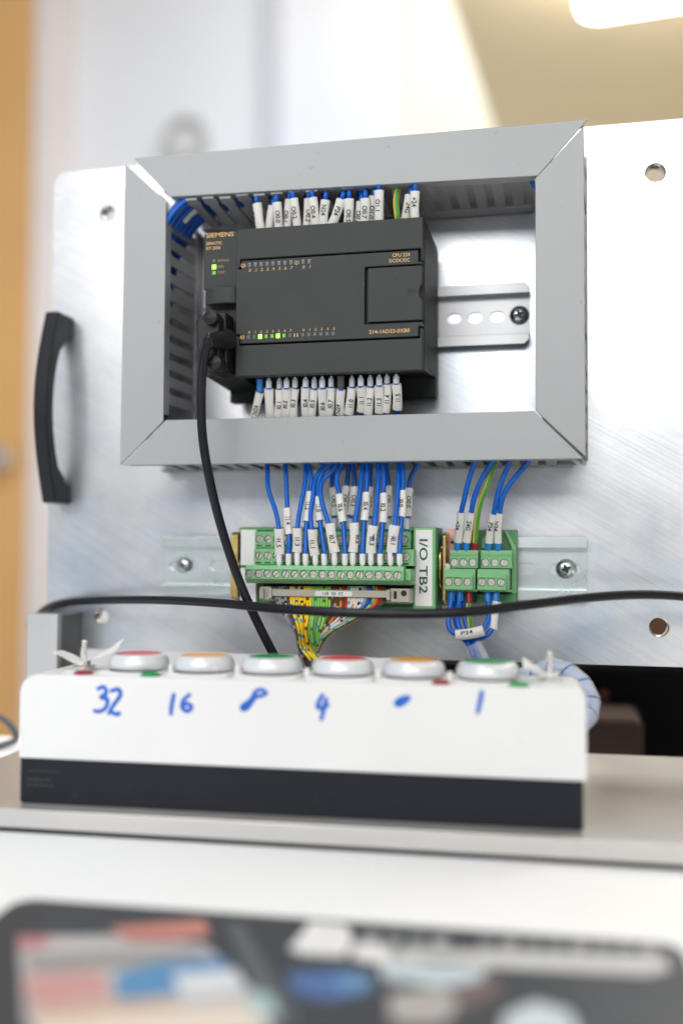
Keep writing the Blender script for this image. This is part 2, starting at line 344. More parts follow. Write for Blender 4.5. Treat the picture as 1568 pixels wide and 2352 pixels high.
def segscrew(r, h, ang, g=.36, n=20):
    """slotted screw head facing -y, centred on the origin, groove across it"""
    mb = MB(); ca, sa = math.cos(ang), math.sin(ang); a0 = math.asin(g/r)
    def pt(a, y, x=None): X, Zc = (r*math.cos(a), r*math.sin(a)); return (X*ca - Zc*sa, y, X*sa + Zc*ca)
    A = [a0 + (math.pi-2*a0)*i/n for i in range(n+1)]; B = [-a for a in A]
    vs = [pt(a, -h) for a in A] + [pt(a, -h) for a in B] + [pt(A[0], -h*.08), pt(A[-1], -h*.08), pt(B[0], -h*.08), pt(B[-1], -h*.08)] + [pt(a, 0) for a in A] + [pt(a, 0) for a in B]
    N = n+1; q = 2*N; z0 = q+4
    fs = [tuple(range(N)), tuple(range(N, 2*N))[::-1], (0, q, q+1, N-1)[::-1], (N, q+2, q+3, 2*N-1), (q, q+2, q+3, q+1)]
    fs += [(i, i+1, z0+i+1, z0+i) for i in range(N-1)] + [(N+i, N+i+1, z0+N+i+1, z0+N+i)[::-1] for i in range(N-1)]
    return mb.add(vs, fs)

# ------------------------------------------------------------------ setting: wall, ceiling, door, desk
YB = 1500
a = P(85, 700, 1400); b0 = P(909, 50, YB); e0 = P(1130, 280, YB)
wl = MB().box(-2600, b0.x, YB, YB+80, -1000, 1600); struct('wall', wl, WALL)
wr = MB().box(b0.x, 2600, YB-3, YB+80, -1000, 1600); struct('wall_cream_lit', wr, CREAM)
tr0 = P(612, 50, YB).x; tr1 = P(655, 50, YB).x
single('wall_corner_band', MB().box(tr0, tr1, YB-28, YB, -1000, 1600), mat('corner_shade_grey', (.60, .60, .65), .6), 'pale grey vertical trunking added as the dim corner of the white wall, far out of focus', 'band', (tr0, YB, -1000), bevel=3)  # added strip: the dim wall corner put into its shape and grey
HC = CAM.z + 790
q0 = PZ(1040, 0, HC); q1 = PZ(1130, 280, HC); far = q0 + (q1-q0)*((YB - 4 - q0.y)/(q1.y-q0.y)); near = q0 + (q1-q0)*((-700 - q0.y)/(q1.y-q0.y))
struct('ceiling', MB().prism([(near.x, near.y), (far.x, far.y), (2500, YB-4), (2500, -700)], HC, HC+120, 'z'), SOFFIT)
l0 = PZ(1375, 50, HC-75); l1 = PZ(1568, 20, HC-75)
LR = math.atan2(l1.y-l0.y, l1.x-l0.x)
lt = thing('ceiling_light', 'bright white rounded ceiling light at the top right corner', 'ceiling light', (l0.x, l0.y, HC), LR, local=True)
part('diffuser', MB().prism(rrect(-24, 700, -500, 0, 30), -75, -40, 'z'), LAMPW, lt, 4)
for hx in (120, 540): part('hanger', MB().lathe([(5, -40), (5, 0)], (hx, -250, 0), 'z', 10), mat('lamp_hanger_white', (.8, .8, .78), .5), lt)
dr = thing('wooden_door', 'orange wood door leaf at the far left edge, out of focus', 'door', (a.x-300, 1400, -1000))
part('leaf', MB().box(a.x-900, a.x-16, 1400, 1440, -1000, 1500), DOORM, dr, 2)
part('door_frame', MB().box(a.x-14, a.x+30, 1395, YB, -1000, 1520), mat('door_frame_cream', (.80, .72, .68), .6), dr, 2)
kn = P(-8, 1050, 1340); part('door_knob', MB().lathe([(6, 60), (7, 26), (24, 20), (27, 8), (22, -6), (0, -9)], (kn.x, kn.y, kn.z), 'y'), CHROME, dr)
cc = P(425, 318, YB-20); t = thing('wall_clock', 'blurred round grey rimmed disc on the wall above the duct frame', 'wall clock', cc)
part('rim', MB().lathe([(34, 20), (53, 20), (55, 0), (50, -10), (38, -10), (36, 2), (34, 20)], cc, 'y', 40, False), mat('clock_rim_grey', (.50, .49, .48), .5), t)
part('face', MB().lathe([(34, 19), (34, 3), (0, 3)], cc, 'y', 40), mat('clock_face_white', (.68, .67, .66), .5), t)
RT = math.radians(3.2)
def turned(x, y, z): return Vector((x*math.cos(RT) - y*math.sin(RT), x*math.sin(RT) + y*math.cos(RT), z))
def untd(p): return Vector((p.x*math.cos(RT) + p.y*math.sin(RT), -p.x*math.sin(RT) + p.y*math.cos(RT), p.z))
dk = link('desk', MB().box(-900, 900, -900, 66, -290, -262).mesh('desk'), DESK, None, 2); dk.rotation_euler.z = RT; dk['kind'] = 'structure'
# dark things behind the desk, seen under the panel
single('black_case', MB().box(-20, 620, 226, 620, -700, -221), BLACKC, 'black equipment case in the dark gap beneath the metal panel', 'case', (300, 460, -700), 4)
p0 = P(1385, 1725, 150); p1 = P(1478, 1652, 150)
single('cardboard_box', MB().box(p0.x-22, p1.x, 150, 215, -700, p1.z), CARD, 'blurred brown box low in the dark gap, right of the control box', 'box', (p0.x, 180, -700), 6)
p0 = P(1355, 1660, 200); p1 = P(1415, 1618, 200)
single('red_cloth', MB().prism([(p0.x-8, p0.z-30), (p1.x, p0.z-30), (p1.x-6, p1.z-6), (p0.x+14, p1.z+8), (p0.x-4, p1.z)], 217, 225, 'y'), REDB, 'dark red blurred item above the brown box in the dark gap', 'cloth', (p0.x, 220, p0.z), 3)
single('carton', MB().box(120, 250, 250, 340, -220.9, -110), mat('brown_carton', (.16, .085, .045), .8), 'brown carton seen through the lower right hole of the panel', 'carton', (180, 290, -220), 2)

# ------------------------------------------------------------------ base plate, bracket, mounting panel, handle
pl = MB(); f0 = untd(Vector((0, -149.5, 0))).y
bp_ = link('base_plate', MB().box(-214, 260, f0, 31, -260, -251.5).mesh('base_plate'), ALU2, None, .6); bp_.rotation_euler.z = RT
bp_['label'] = 'thick aluminium base plate lying on the white desk under the control box'; bp_['category'] = 'base plate'
mt = link('gap_shade_mat', MB().box(-213.6, 257, f0+.2, 28, -261.95, -260.03).mesh('gap_shade_mat'), GAPSHADE, None); mt.rotation_euler.z = RT  # added dark slab, shade of the gap under the plate put into its colour
mt['label'] = 'thin dark mat added as the shade in the gap between base plate and white desk'; mt['category'] = 'mat'
HOLES = [(-179, 78.5, 4.3), (151, 78, 4.9), (151.5, -174, 4.6), (-179, -175, 4.3)]
outer = rrect(-216.6, 188, -195.3, 107.5, [3, 3, 3, 9], 6)
pn = thing('mounting_board', 'upright brushed aluminium mounting panel with bolt holes', 'metal panel', (0, 4, -195.3))
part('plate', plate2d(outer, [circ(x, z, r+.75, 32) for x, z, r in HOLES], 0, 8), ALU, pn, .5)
HOLEM = mat('bored_aluminium', (.55, .55, .55), .25, 1., .05)
for x, z, r in HOLES:
    part('hole_rim', MB().lathe([(r+.74, .05), (r, 1.2), (r, 7.9), (r+.7, 7.9), (r+.74, .05)], (x, 0, z), 'y', 32, False), HOLEM, pn)
br = thing('angle_bracket', 'grey aluminium bracket post at the lower left of the panel', 'bracket', (-202, -15, -251.5))
part('front_flange', MB().box(-212.6, -192.4, -30, -25, -251.4, -172), ALUP, br, .5)
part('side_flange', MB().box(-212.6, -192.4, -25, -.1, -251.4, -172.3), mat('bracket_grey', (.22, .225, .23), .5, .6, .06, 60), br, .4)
hd = thing('panel_handle', 'black bow shaped plastic pull handle on the left of the panel', 'handle', (-205.5, 0, -46))
hp = []
for i in range(17):
    q = i/16; z = 13 - 118*q; hp.append((-19.5 - 12.5*math.sin(math.pi*q), z))
inn = [(0, -105), (0, -93), (-5, -92.5)]
for i in range(13):
    q = i/12; z = -90 + 86*q + (1.5 if i in (0, ) else 0); inn.append((-8.5 - 15*math.sin(math.pi*q)**.55, z))
inn += [(-5, -2), (0, -.5), (0, 13)]
part('grip', MB().prism(hp + inn, -210, -201, 'x'), HANDLE, hd, 1.1)

# ------------------------------------------------------------------ DIN rails
def cross_screw(parent, x, y, z, r, m):
    s = part('screw', MB().lathe([(r, 0), (r*.97, -r*.12), (r*.82, -r*.33), (r*.55, -r*.48), (r*.25, -r*.54), (0, -r*.55)], (x, y, z), 'y', 28), m, parent)
    a = .35; k = r*.44; g = r*.13; pts = []
    for i in range(4):
        b = a + i*math.pi/2; e = Vector((math.cos(b), math.sin(b))); n = Vector((-e.y, e.x))
        for v in (e*g*1.2 - n*g*1.2, e*k - n*g*.9, e*k + n*g*.9): pts.append((x + v.x, z + v.y))
    part('cross_recess', MB().prism(pts, y - r*.565, y - r*.40, 'y'), PLCK, s); return s
def din_rail(label, x0, x1, zc, slots, screws, m, chamf, smat):
    t = thing('mounting_rail', label, 'mounting rail', ((x0+x1)/2, 0, zc))
    part('web', plate2d([(x0, zc-12.4), (x1, zc-12.4), (x1, zc+12.4), (x0, zc+12.4)], [slot2d(a, b, zc, 3.1) for a, b in slots], -1.1, -.05), m, t)
    for s in (1, -1):
        za, zb_ = zc + s*12.5, zc + s*17.5; c = chamf
        mb = MB().prism([(x0, za-s), (x1, za-s), (x1, zb_-s*c), (x1-c, zb_), (x0+c, zb_), (x0, zb_-s*c)], -7.5, -6.4, 'y')
        mb2 = MB().box(x0, x1, -6.38, -.05, min(za, za-s*1.1), max(za, za-s*1.1))
        o = part('flange', mb, m, t, .35); part('flange_wall', mb2, m, o)
    for x, r, sm in screws: cross_screw(t, x, -1.12, zc + .2, r, smat)
    return t
din_rail('bright steel rail right of the dark controller, inside the duct frame', -112, 82.3, 1.2, [(35.3, 43.3), (47.7, 55.5), (60.1, 68.1)], [(76.5, 5.6, 0)], RAILW, 2.6, SCREWD)
din_rail('zinc plated rail carrying the green terminal blocks', -136.8, 113.4, -142.6, [(-133.8, -115.4), (-107.6, -89), (67.5, 85.4), (93.2, 110.2)], [(-124.6, 4.9, 0), (102, 5.7, 0)], ZINC, .8, mat('screw_zinc', (.55, .61, .62), .26, 1., .1, 300))

# ------------------------------------------------------------------ cable ducts: channel, fingers, mitred lids
YD = -54.1; XL, XR, ZB = -142.5, 112.0, -85.7; IL, IR, IB, IT = -116.7, 87.2, -60.9, 61.3
ot1 = P(307, 362, YD); ot2 = P(1349, 273, YD); it1 = P(391, 451, YD); it2 = P(1229, 403, YD); zl = P(288, 376, YD)
ZT = (ot1.z + ot2.z)/2
FMESH = {}
def finger(axis, outw):
    """one finger of a slotted duct wall; thin along the wall normal, head widened so that the slot has a narrow mouth"""
    key = (axis, outw)
    if key in FMESH: return FMESH[key]
    prof = [(-2.8, -11), (2.8, -11), (2.8, -43.5), (3.9, -45.5), (3.9, -48), (3.2, -52.5), (-3.2, -52.5), (-3.9, -48), (-3.9, -45.5), (-2.8, -43.5)]
    mb = MB()
    if axis == 'x': mb.prism(prof, -.65, .65, 'z')
    else: mb.prism([(p[1], p[0]) for p in prof], -.65, .65, 'x')
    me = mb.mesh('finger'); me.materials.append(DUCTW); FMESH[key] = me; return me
def duct(name_label, lid_pts, walls, base_pts, flange, base_loc):
    t = thing('cable_duct', name_label, 'cable duct', base_loc, group='slotted ducts framing the controller')
    ld = part('lid', MB().prism(lid_pts, YD, YD+1.3, 'y'), DUCT, t, .35)
    for fl in flange: part('lid_flange', MB().prism(fl, YD+1.32, YD+8, 'y'), DUCT, ld)
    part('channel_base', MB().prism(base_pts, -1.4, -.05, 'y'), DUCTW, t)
    for axis, fixed, a0, a1, off, *tl_ in walls:
        lo, hi = min(a0, a1), max(a0, a1)
        mb = MB()
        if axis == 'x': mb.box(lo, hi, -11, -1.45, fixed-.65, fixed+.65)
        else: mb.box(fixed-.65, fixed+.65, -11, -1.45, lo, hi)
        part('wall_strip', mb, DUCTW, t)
        n = int((hi - lo - 6)/9.95); org = world_org(t); c0 = lo + ((hi-lo) - (n-1)*9.95)/2 + off
        for i in range(n):
            q = c0 + i*9.95
            if q + 4 > hi or q - 4 < lo: continue
            p = Vector((q, 0, fixed)) if axis == 'x' else Vector((fixed, 0, q))
            o = link('finger', finger(axis, 0), None, t, 0, (p - org)*MM)
            j = math.radians(random.uniform(-.8, .8)); j += math.radians(tl_[0]) if tl_ else 0; o.rotation_euler = (j if axis == 'x' else 0, 0, 0 if axis == 'x' else j)
    return t
w_ = 1.5
duct('top grey slotted duct, lid tilted, white tags hanging below it',
     [(ot1.x, ot1.z), (ot2.x, ot2.z), (it2.x+1.2, it2.z), (it1.x, it1.z)],
     [('x', IT-.4, -112, 84, 1.2, -2.7), ('x', ZT-3, -137, 104, 0)], [(-112, IT), (86, IT), (109.5, ZT-2.6), (-134, ZT-2.6)],
     [[(it1.x+2, it1.z+.05), (it2.x-1, it2.z+.05), (it2.x-1, it2.z+1.2), (it1.x+2, it1.z+1.2)], [(ot1.x+2, ot1.z-.1), (ot2.x-2, ot2.z-.1), (ot2.x-2, ot2.z-1.2), (ot1.x+2, ot1.z-1.2)]], (0, -20, ZT))
duct('left grey slotted duct with open fingers beside the controller',
     [(zl.x, zl.z), (IL, P(380, 463, YD).z), (IL, IB-.6), (XL, ZB)],
     [('z', IL+1.2, -57, 60, .6, -3.2), ('z', XL+2.5, -76, 84, 0)], [(XL+2, 78), (IL-2, 54), (IL-2, -56), (XL+2, -78)],
     [[(IL-.05, 56), (IL-1.2, 56), (IL-1.2, -57), (IL-.05, -57)], [(XL+.05, 72), (XL+1.2, 72), (XL+1.2, -78), (XL+.05, -78)]], (-130, -20, 0))
duct('bottom grey slotted duct with blue wires dropping from it',
     [(XL+.9, ZB-.1), (XR-1.0, ZB), (IR-.9, IB), (IL+1.4, IB)],
     [('x', ZB+.4, -136, 106, 0, -2.2), ('x', IB-2.2, -112, 84, 0)], [(-139, ZB+1.2), (108, ZB+1.2), (86, IB-1.5), (-114, IB-1.5)],
     [[(XL+4, ZB+.05), (XR-4, ZB+.05), (XR-4, ZB+1.2), (XL+4, ZB+1.2)], [(IL+4, IB-.05), (IR-4, IB-.05), (IR-4, IB-1.2), (IL+4, IB-1.2)]], (0, -20, ZB))
duct('right grey slotted duct beside the bare part of the panel',
     [(IR, it2.z-1.3), (XR-.4, ot2.z-3.3), (XR, ZB+.8), (IR, IB+.2)],
     [('z', XR+1.3, -82, 86, 0, -2.6), ('z', IR+2.2, -57, 58, 0)], [(IR+2, IT+.5), (XR-1, ZT-4), (XR-1, ZB+2), (IR+2, IB-.5)],
     [[(XR-.2, -80), (XR-1.2, -80), (XR-1.2, 80), (XR-.2, 80)], [(IR+.1, -57), (IR+1.2, -57), (IR+1.2, 56), (IR+.1, 56)]], (100, -20, 0))
# blue wires lying inside the ducts
GW = 'blue wires lying in the ducts'
for i in range(13):
    lay = i // 7; y = -50 + 5.2*(i % 7) + (2.6 if lay else 0) + random.uniform(-.5, .5); o = random.uniform(-1.5, 1.5); c = -3.6*lay + random.uniform(-.5, .5)
    pts = [(60 - 12*i, max(y, -42), 72 + o), (-20 - 5*i, max(y, -44), 73 - .6*(i % 7)), (-78, y, 71 - o), (-100, y, 66.5 - c*.4), (-110.2 + c*.7, y - .6, 60.6 - c*.7), (-118.5 + c*.5, y, 50), (-128 + o, y*.75, 34), (-133 - o*.5, y*.5, 8), (-134 - o*.5, y*.45, -40 - 2*i)]
    wire('blue_wire', 'blue wire bending round the upper left duct corner, one of a bunch', pts, 1.4, BLUE, GW)
cs = MB().tube([(-104, -35.5, 65), (-109.5, -36, 61.2), (-113.5, -36, 57)], 2.1, 14)
single('cable_tag', cs, MARK, 'small white sleeve on the blue bunch in the upper left duct corner', 'cable tag', (-109, -36, 61))
for i in range(4):
    wire('blue_wire', 'blue wire running along inside the bottom duct, seen through slots', [(-118, -20-6*i, -70), (-40, -24-5*i, -74-i), (40, -22-5*i, -72+i), (92, -18-5*i, -75)], 1.35, BLUE, 'blue wires inside the bottom duct')
c1 = wire('blue_wire', 'blue wire crossing the upper right corner inside the duct', [(62, -40, 73), z2(1045, 335, -44), z2(1095, 378, -45), (100, -40, 40), (101, -36, 0)], 1.5, BLUE, GW)
c2 = wire('earth_wire', 'yellow green wire behind the blue one in the upper right duct corner', [(66, -34, 75), z2(1080, 322, -38), z2(1110, 350, -38), (102, -34, 30)], 1.4, YG, None)

# ------------------------------------------------------------------ programmable controller
X0, X1 = -70.6, 30.6
pc = thing('programmable_controller', 'dark grey programmable controller with green lamps clipped to the upper rail', 'controller', (-30, -35, -40))
prof = [(-7.6, 37), (-14, 40), (-61.5, 40), (-61.5, -23), (-46, -24), (-46, -35.5), (-17.5, -35.5), (-17.5, -46.5), (-9, -46.5), (-7.6, -44)]
part('body', MB().prism(prof, -71.2, X1+.4, 'x'), PLCB, pc, .5)
part('pod_body', MB().prism([(-7.6, 37), (-14, 40), (-56.8, 40), (-56.8, 9.5), (-54.9, 9.5), (-54.9, -38), (-17.5, -40), (-17.5, -46.5), (-9, -46.5), (-7.6, -44)], -90.5, -71.25, 'x'), PLCB, pc, .5)
for x in (X1-1.9, -72.5):
    part('side_cheek', MB().prism([(-61.4, -39.6), (-61.4, -22.9), (-45.9, -24), (-45.9, -35.4), (-24, -35.4), (-28, -36.6)], x, x+2.2, 'x'), PLCB, pc, .3)
part('terminal_strip', MB().box(X0+3, X1-3, -57, -46.2, -34, -24.5), PLCK, pc)
uc = part('upper_cover', MB().prism([(X0, 40), (X1, 40), (X1, 17.2), (X1-1.2, 17.2), (X1-1.2, 23.5), (X0+2.2, 23.5), (X0+2.2, 19), (X0, 19)], -66, -61.6, 'y'), PLCM, pc, .6)
part('middle_front', MB().prism([(X0+2.8, 22.6), (X1-2.4, 22.6), (X1-2.4, 16.6), (X1, 16.2), (X1, 15.4), (0, 15.4), (0, -14.9), (X1, -14.9), (X1, -16.9), (X1-2.2, -17.2), (X1-2.2, -22.3), (X0+2.6, -22.3), (X0+2.6, -17.4), (X0, -17.2), (X0, 18.4), (X0+2.8, 18.0)], -66, -61.6, 'y'), PLCM, pc, .35)
lc = part('lower_cover', MB().prism([(X0, -40), (X1, -40), (X1, -18), (X1-1.6, -18), (X1-1.6, -23.3), (X0+2, -23.3), (X0+2, -18.2), (X0, -18.2)], -66, -61.6, 'y'), PLCM, pc, .6)
part('lower_cover_lip', MB().box(X0+1, X1-1, -61.5, -57.5, -39.6, -38.4), PLCB, lc)
ad = part('access_door', plate2d([(1.6, -13.9), (X1-.2, -13.9), (X1-.2, -3.5), (X1-1.6, -1.6), (X1-2.0, 1), (X1-1.6, 3.6), (X1-.2, 5.4), (X1-.2, 14.6), (1.6, 14.6)], [], -66.1, -63), PLCM, pc, .5)
part('door_recess', MB().box(.2, X1-.6, -62.6, -61.6, -14.8, 15.3), PLCK, pc)
part('embossed_arrow', MB().prism([(25.4, .4), (27.8, 1.4), (25.4, 2.4), (25.4, 2.2), (27.2, 1.4), (25.4, .6)], -66.25, -66.12, 'y'), PLCB, ad)
for i in range(3): part('embossed_bar', MB().box(22.6+i*.8, 23.0+i*.8, -66.25, -66.12, .6, 2.2), PLCB, ad)
for z, y0, hgt in ((26, -50, 6), (15, -46, 8), (-20, -44, 9), (-27, -36, 11), (-1, -24, 5), (31, -30, 9)):
    part('vent_slot', MB().box(X1+.36, X1+.46, y0, y0+1.3, z-hgt/2, z+hgt/2), PLCK, pc)
# left pod with name print, lamps, cartridge cover
pod = part('left_front', MB().box(-91.2, X0-.3, -60.6, -57, 9.5, 40.6), PLCM, pc, .4)
part('pod_base', MB().box(-91.0, X0-.7, -58.5, -55, -37.8, 9.3), PLCK, pc, .4)
def bul(x): return -66 + 2.2*abs((x+79.5)/9)**3
xs = [-88.6 + 17.6*i/10 for i in range(11)]
part('cartridge_cover', MB().prism([(x, bul(x)) for x in xs] + [(-71.0, -60.5), (-88.6, -60.5)], .2, 9.2, 'z'), PLCM, pc, .7)
YP = -60.75
flat_text('print', 'SIEMENS', -90.0, YP, 38.3, 2.45, GOLD, pod, 15.9)
flat_text('print', 'SIMATIC', -90.0, YP, 34.2, 1.6, GOLD, pod, 9.3)
flat_text('print', 'S7-200', -90.0, YP, 31.5, 1.6, GOLD, pod, 8.3)
for i, (s, m) in enumerate((('SF/DIAG', LEDDIM), ('RUN', LEDON), ('STOP', LEDDIM))):
    z = 25.1 - i*3.3; g = .25 if i == 1 else 0
    part('lamp', MB().box(-86.2-g, -84.2+g, YP-.25, YP+.1, z-1-g, z+1+g), (LEDLOW, LEDON, LEDDIM)[i], pod, .15)
    flat_text('print', s, -83.2, YP, z-.6, 1.35, mat('dim_gold_print', lin((150, 124, 88)), .6), pod, (6.6, 3.4, 4.1)[i])
YF = -66.12
mf = [o for o in pc.children if o.name.startswith('middle_front')][0]
for i in range(10):
    x = -63.2 + 3.3*i + (3.45 if i > 7 else 0)
    part('lamp', MB().box(x-.85, x+.85, -66.1, -65.8, 19.0, 21.0), LEDOFF, mf, .1)
    part('lamp_edge', MB().box(x-.85, x+.85, -66.22, -66.12, 20.85, 21.1), mat('lamp_edge_grey', (.30, .32, .33), .4), mf)
    flat_text('print', '.%d' % (i % 8), x+.2, YF, 16.5, 1.55, GOLD, mf, align='C')
flat_text('print', 'Q0', -68.0, YF, 19.1, 1.9, GOLD, mf, 2.7); flat_text('print', 'Q1', -38.1, YF, 19.0, 1.9, GOLD, mf, 2.4)
for i in range(14):
    x = -63.4 + 3.3*i + (.55 if i > 7 else 0) + (3.15 if i > 7 else 0)
    m = LEDOFF if i in (0,) or i > 7 else LEDON if i in (2, 5) else LEDLOW if i in (1, 7) else LEDDIM
    g = .25 if i in (2, 5) else 0
    part('lamp', MB().box(x-.8-g, x+.8+g, -66.15-g*.3, -65.8, -19.9-g, -18.0+g), m, mf, .1)
    flat_text('print', '.%d' % (i % 8), x+.3, YF, -17.0, 1.3, GOLD, mf, align='C')
flat_text('print', 'I0', -68.0, YF, -19.9, 1.9, GOLD, mf, 2.4); flat_text('print', 'I1', -38.1, YF, -19.9, 1.9, GOLD, mf, 2.2)
flat_text('print', 'CPU 224', 23.8, YF, 19.7, 1.75, GOLD, mf, 9.2, 'R'); flat_text('print', 'DC/DC/DC', 23.8, YF, 16.9, 1.75, GOLD, mf, 10.8, 'R')
flat_text('print', '214-1AD23-0XB0', 23.8, YF, -20.0, 1.9, GOLD, mf, 21.3, 'R')

# ------------------------------------------------------------------ black plug and cable on the controller
pg = thing('communication_cable', 'black cable hanging from the plug at the left of the controller', 'cable', (-82, -70, -20))
hp_ = z3(735, 470, -76)
part('plug_housing', MB().prism([(-89, -8), (-73.5, -6.5), (-72.2, -38), (-78, -41), (-88.5, -36)], -74, -60.8, 'y'), BLACK, pg, 1.0)
part('plug_shoulder', MB().prism([(-88, -11), (-75, -10), (-74.6, -33), (-80, -35), (-87.5, -27)], -80, -74, 'y'), BLACK, pg, 1.2)
for (zx, zy) in ((690, 262), (715, 545)):
    c = z3(zx, zy, -84); t_ = part('thumb_screw', MB().lathe([(2.4, 24), (2.4, 9), (3.9, 8.4), (3.9, .4), (3.4, 0), (0, 0)], c, 'y', 20), BLACK, pg)
    part('slot', MB().box(c.x-3.3, c.x+3.3, c.y-.08, c.y+.1, c.z-.35, c.z+.35), PLCK, t_)
b = z3(712, 412, -84)
part('strain_relief', MB().tube([b + Vector((3, 12, 3)), b + Vector((1.5, 6, 1.5)), b, b + Vector((-1.5, -5, -2))], 6.2, 18, r_fn=lambda q: 5.9 - 2.6*q), BLACK, pg)
pts = [b + Vector((2, 8, 2)), b + Vector((-1.0, -3, -1)), P(481, 775, -88), P(468, 822, -87), P(462, 900, -82), P(465, 1000, -78), P(481, 1100, -76), P(505, 1200, -72), P(540, 1310, -70), P(577, 1400, -69), P(625, 1498, -66), P(660, 1560, -62), P(680, 1640, -60)]
part('sheath', MB().tube(catmull(pts, 10), 2.45, 18), CABLE, pg)

# ------------------------------------------------------------------ wires above the controller
ORD = ['first', 'second', 'third', 'fourth', 'fifth', 'sixth', 'seventh', 'eighth', 'ninth', 'tenth', 'eleventh', 'twelfth', 'thirteenth', 'fourteenth', 'fifteenth', 'sixteenth']
GT = 'wires entering the controller from above'
def top_wire(i, zf, tx, ty, bx, by, code, y=-50, roll=0., m=BLUE, hide=False, w=5.2):
    a, b = zf(tx, ty, y), zf(bx, by, y+1); d = (b-a).normalized(); b2 = b + d*5
    up = [Vector((a.x + random.uniform(-4, 0), -26, 76)), Vector((a.x - 1.5 + random.uniform(-1, 1), y + 10, IT + 5)), a - d*3.0, a, a.lerp(b2, .35), a.lerp(b2, .7), b2, b2 + d*6 + Vector((0, 3, 0))]
    t = wire('blue_wire', 'blue wire, %s, %s from left above controller' % (code[0], ORD[i]), up, 1.3, m, GT)
    sleeve(t, a, b2, code[1], roll=roll, w=w, frac=code[2] if len(code) > 2 else .48); return t
TOPS = [(z1, 985, 570, 1005, 712, ('turned edge-on', 'O0', .35), -1.25), (z1, 1083, 585, 1062, 712, ('blank and half hidden left of O0.0', None), 0),
        (z1, 1108, 565, 1116, 712, ('marked O0.0', 'O0.0', .45), .1), (z1, 1188, 545, 1176, 705, ('half hidden left of O0.2', 'O0.1', .5), -.2), (z1, 1214, 540, 1234, 700, ('marked O0.2', 'O0.2', .42), -.15),
        (z1, 1308, 540, 1297, 698, ('half hidden left of O0.4', 'O0.3', .5), .3), (z1, 1332, 535, 1346, 695, ('marked O0.4', 'O0.4', .42), -.1),
        (zt, 172, 400, 150, 700, ('marked N24', 'N24', .33), 0), (zt, 382, 390, 268, 690, ('tilted and marked P24', 'P24', .38), .1), (zt, 486, 385, 474, 680, ('marked O0.5', 'O0.5', .55), .1),
        (zt, 640, 420, 590, 680, ('half hidden left of O0.7', 'O0.6', .55), 0), (zt, 700, 380, 686, 670, ('marked O0.7', 'O0.7', .45), 0),
        (zt, 810, 350, 768, 660, ('half hidden left of O1.1', 'O1.0', .5), .4), (zt, 886, 272, 886, 655, ('marked O1.1', 'O1.1', .4), -.2),
        (zt, 1298, 330, 1232, 630, ('half hidden left of +24', '24G', .42), .2), (zt, 1366, 285, 1366, 625, ('marked +24', '+24', .32), .0)]
for i, (zf, a0, a1, a2, a3, code, roll) in enumerate(TOPS): top_wire(i, zf, a0, a1, a2, a3, code, -49 - (3.2 if 'half' not in code[0] else 0) , roll)
yg = [zt(1165, 200, -38), zt(1150, 245, -46), zt(1118, 340, -51), zt(1112, 470, -52), zt(1130, 640, -52), zt(1130, 700, -50)]
wire('earth_wire', 'yellow green wire dropping into the top of the controller', yg, 1.55, YG, None)

# ------------------------------------------------------------------ wires below the controller
GB = 'wires entering the controller from below'
BOT = [(140, 105, 215, 85, 455, 'N24', 'B', .2, .68), (222, 98, 192, 238, 455, None, 'W', .5, .5), (322, 98, 198, 310, 455, 'I0.1', 'W', .1, .55), (388, 95, 192, 392, 455, 'I0.2', 'W', -.2, .52), (468, 90, 190, 452, 455, 'I0.3', 'W', .1, .5),
       (566, 88, 182, 570, 450, 'I0.4', 'W', .3, .5), (648, 88, 198, 622, 450, 'I0.5', 'W', .1, .5), (722, 82, 192, 735, 445, 'I0.6', 'W', .1, .6), (805, 80, 182, 785, 440, 'I0.7', 'W', .2, .55), (896, 78, 190, 890, 430, 'N24', 'G', -.3, .75),
       (1000, 75, 182, 970, 430, 'I1.0', 'W', .3, .55), (1082, 72, 175, 1090, 405, 'I1.1', 'W', .1, .5), (1172, 70, 178, 1150, 430, 'I1.2', 'W', .2, .5), (1255, 66, 168, 1258, 415, 'I1.3', 'W', .1, .55), (1328, 62, 148, 1312, 410, 'I1.4', 'W', .2, .5), (1414, 60, 148, 1424, 385, 'I1.5', 'W', .2, .48)]
for i, (fx, fy, sy, bx, by, code, kind, roll, fr) in enumerate(BOT):
    y = -55 - (1.8 if i % 2 else 0); a = zb(fx, fy, y); s = zb(fx, sy + (18 if kind != 'W' else 6), y+2); e = zb(bx, by+6, -46.5); d = (e-s).normalized()
    pts = [s.lerp(a, .3), s, s.lerp(e, .35), s.lerp(e, .7), e, e + d*6 + Vector((0, 3, 0)), Vector((e.x + random.uniform(-2, 2), -34, IB - 12))]
    kd = {'B': 'blue', 'W': 'white', 'G': 'dark'}[kind]; cd_ = 'with no code showing' if code is None else 'marked ' + code
    t = wire('blue_wire', '%s wire from left under the controller, %s ferrule, sleeve %s' % (ORD[i], kd, cd_), pts, 1.3, BLUE, GB)
    fm = {'B': BLUEF, 'W': WHITEF, 'G': GREYF}[kind]
    ferrule(t, s.lerp(a, .12), a, fm, 1.95 if kind != 'W' else 1.65, nozzle=kind == 'W')
    sleeve(t, s, e, code, up=True, roll=roll, w=5.0, d=3.3, frac=fr)

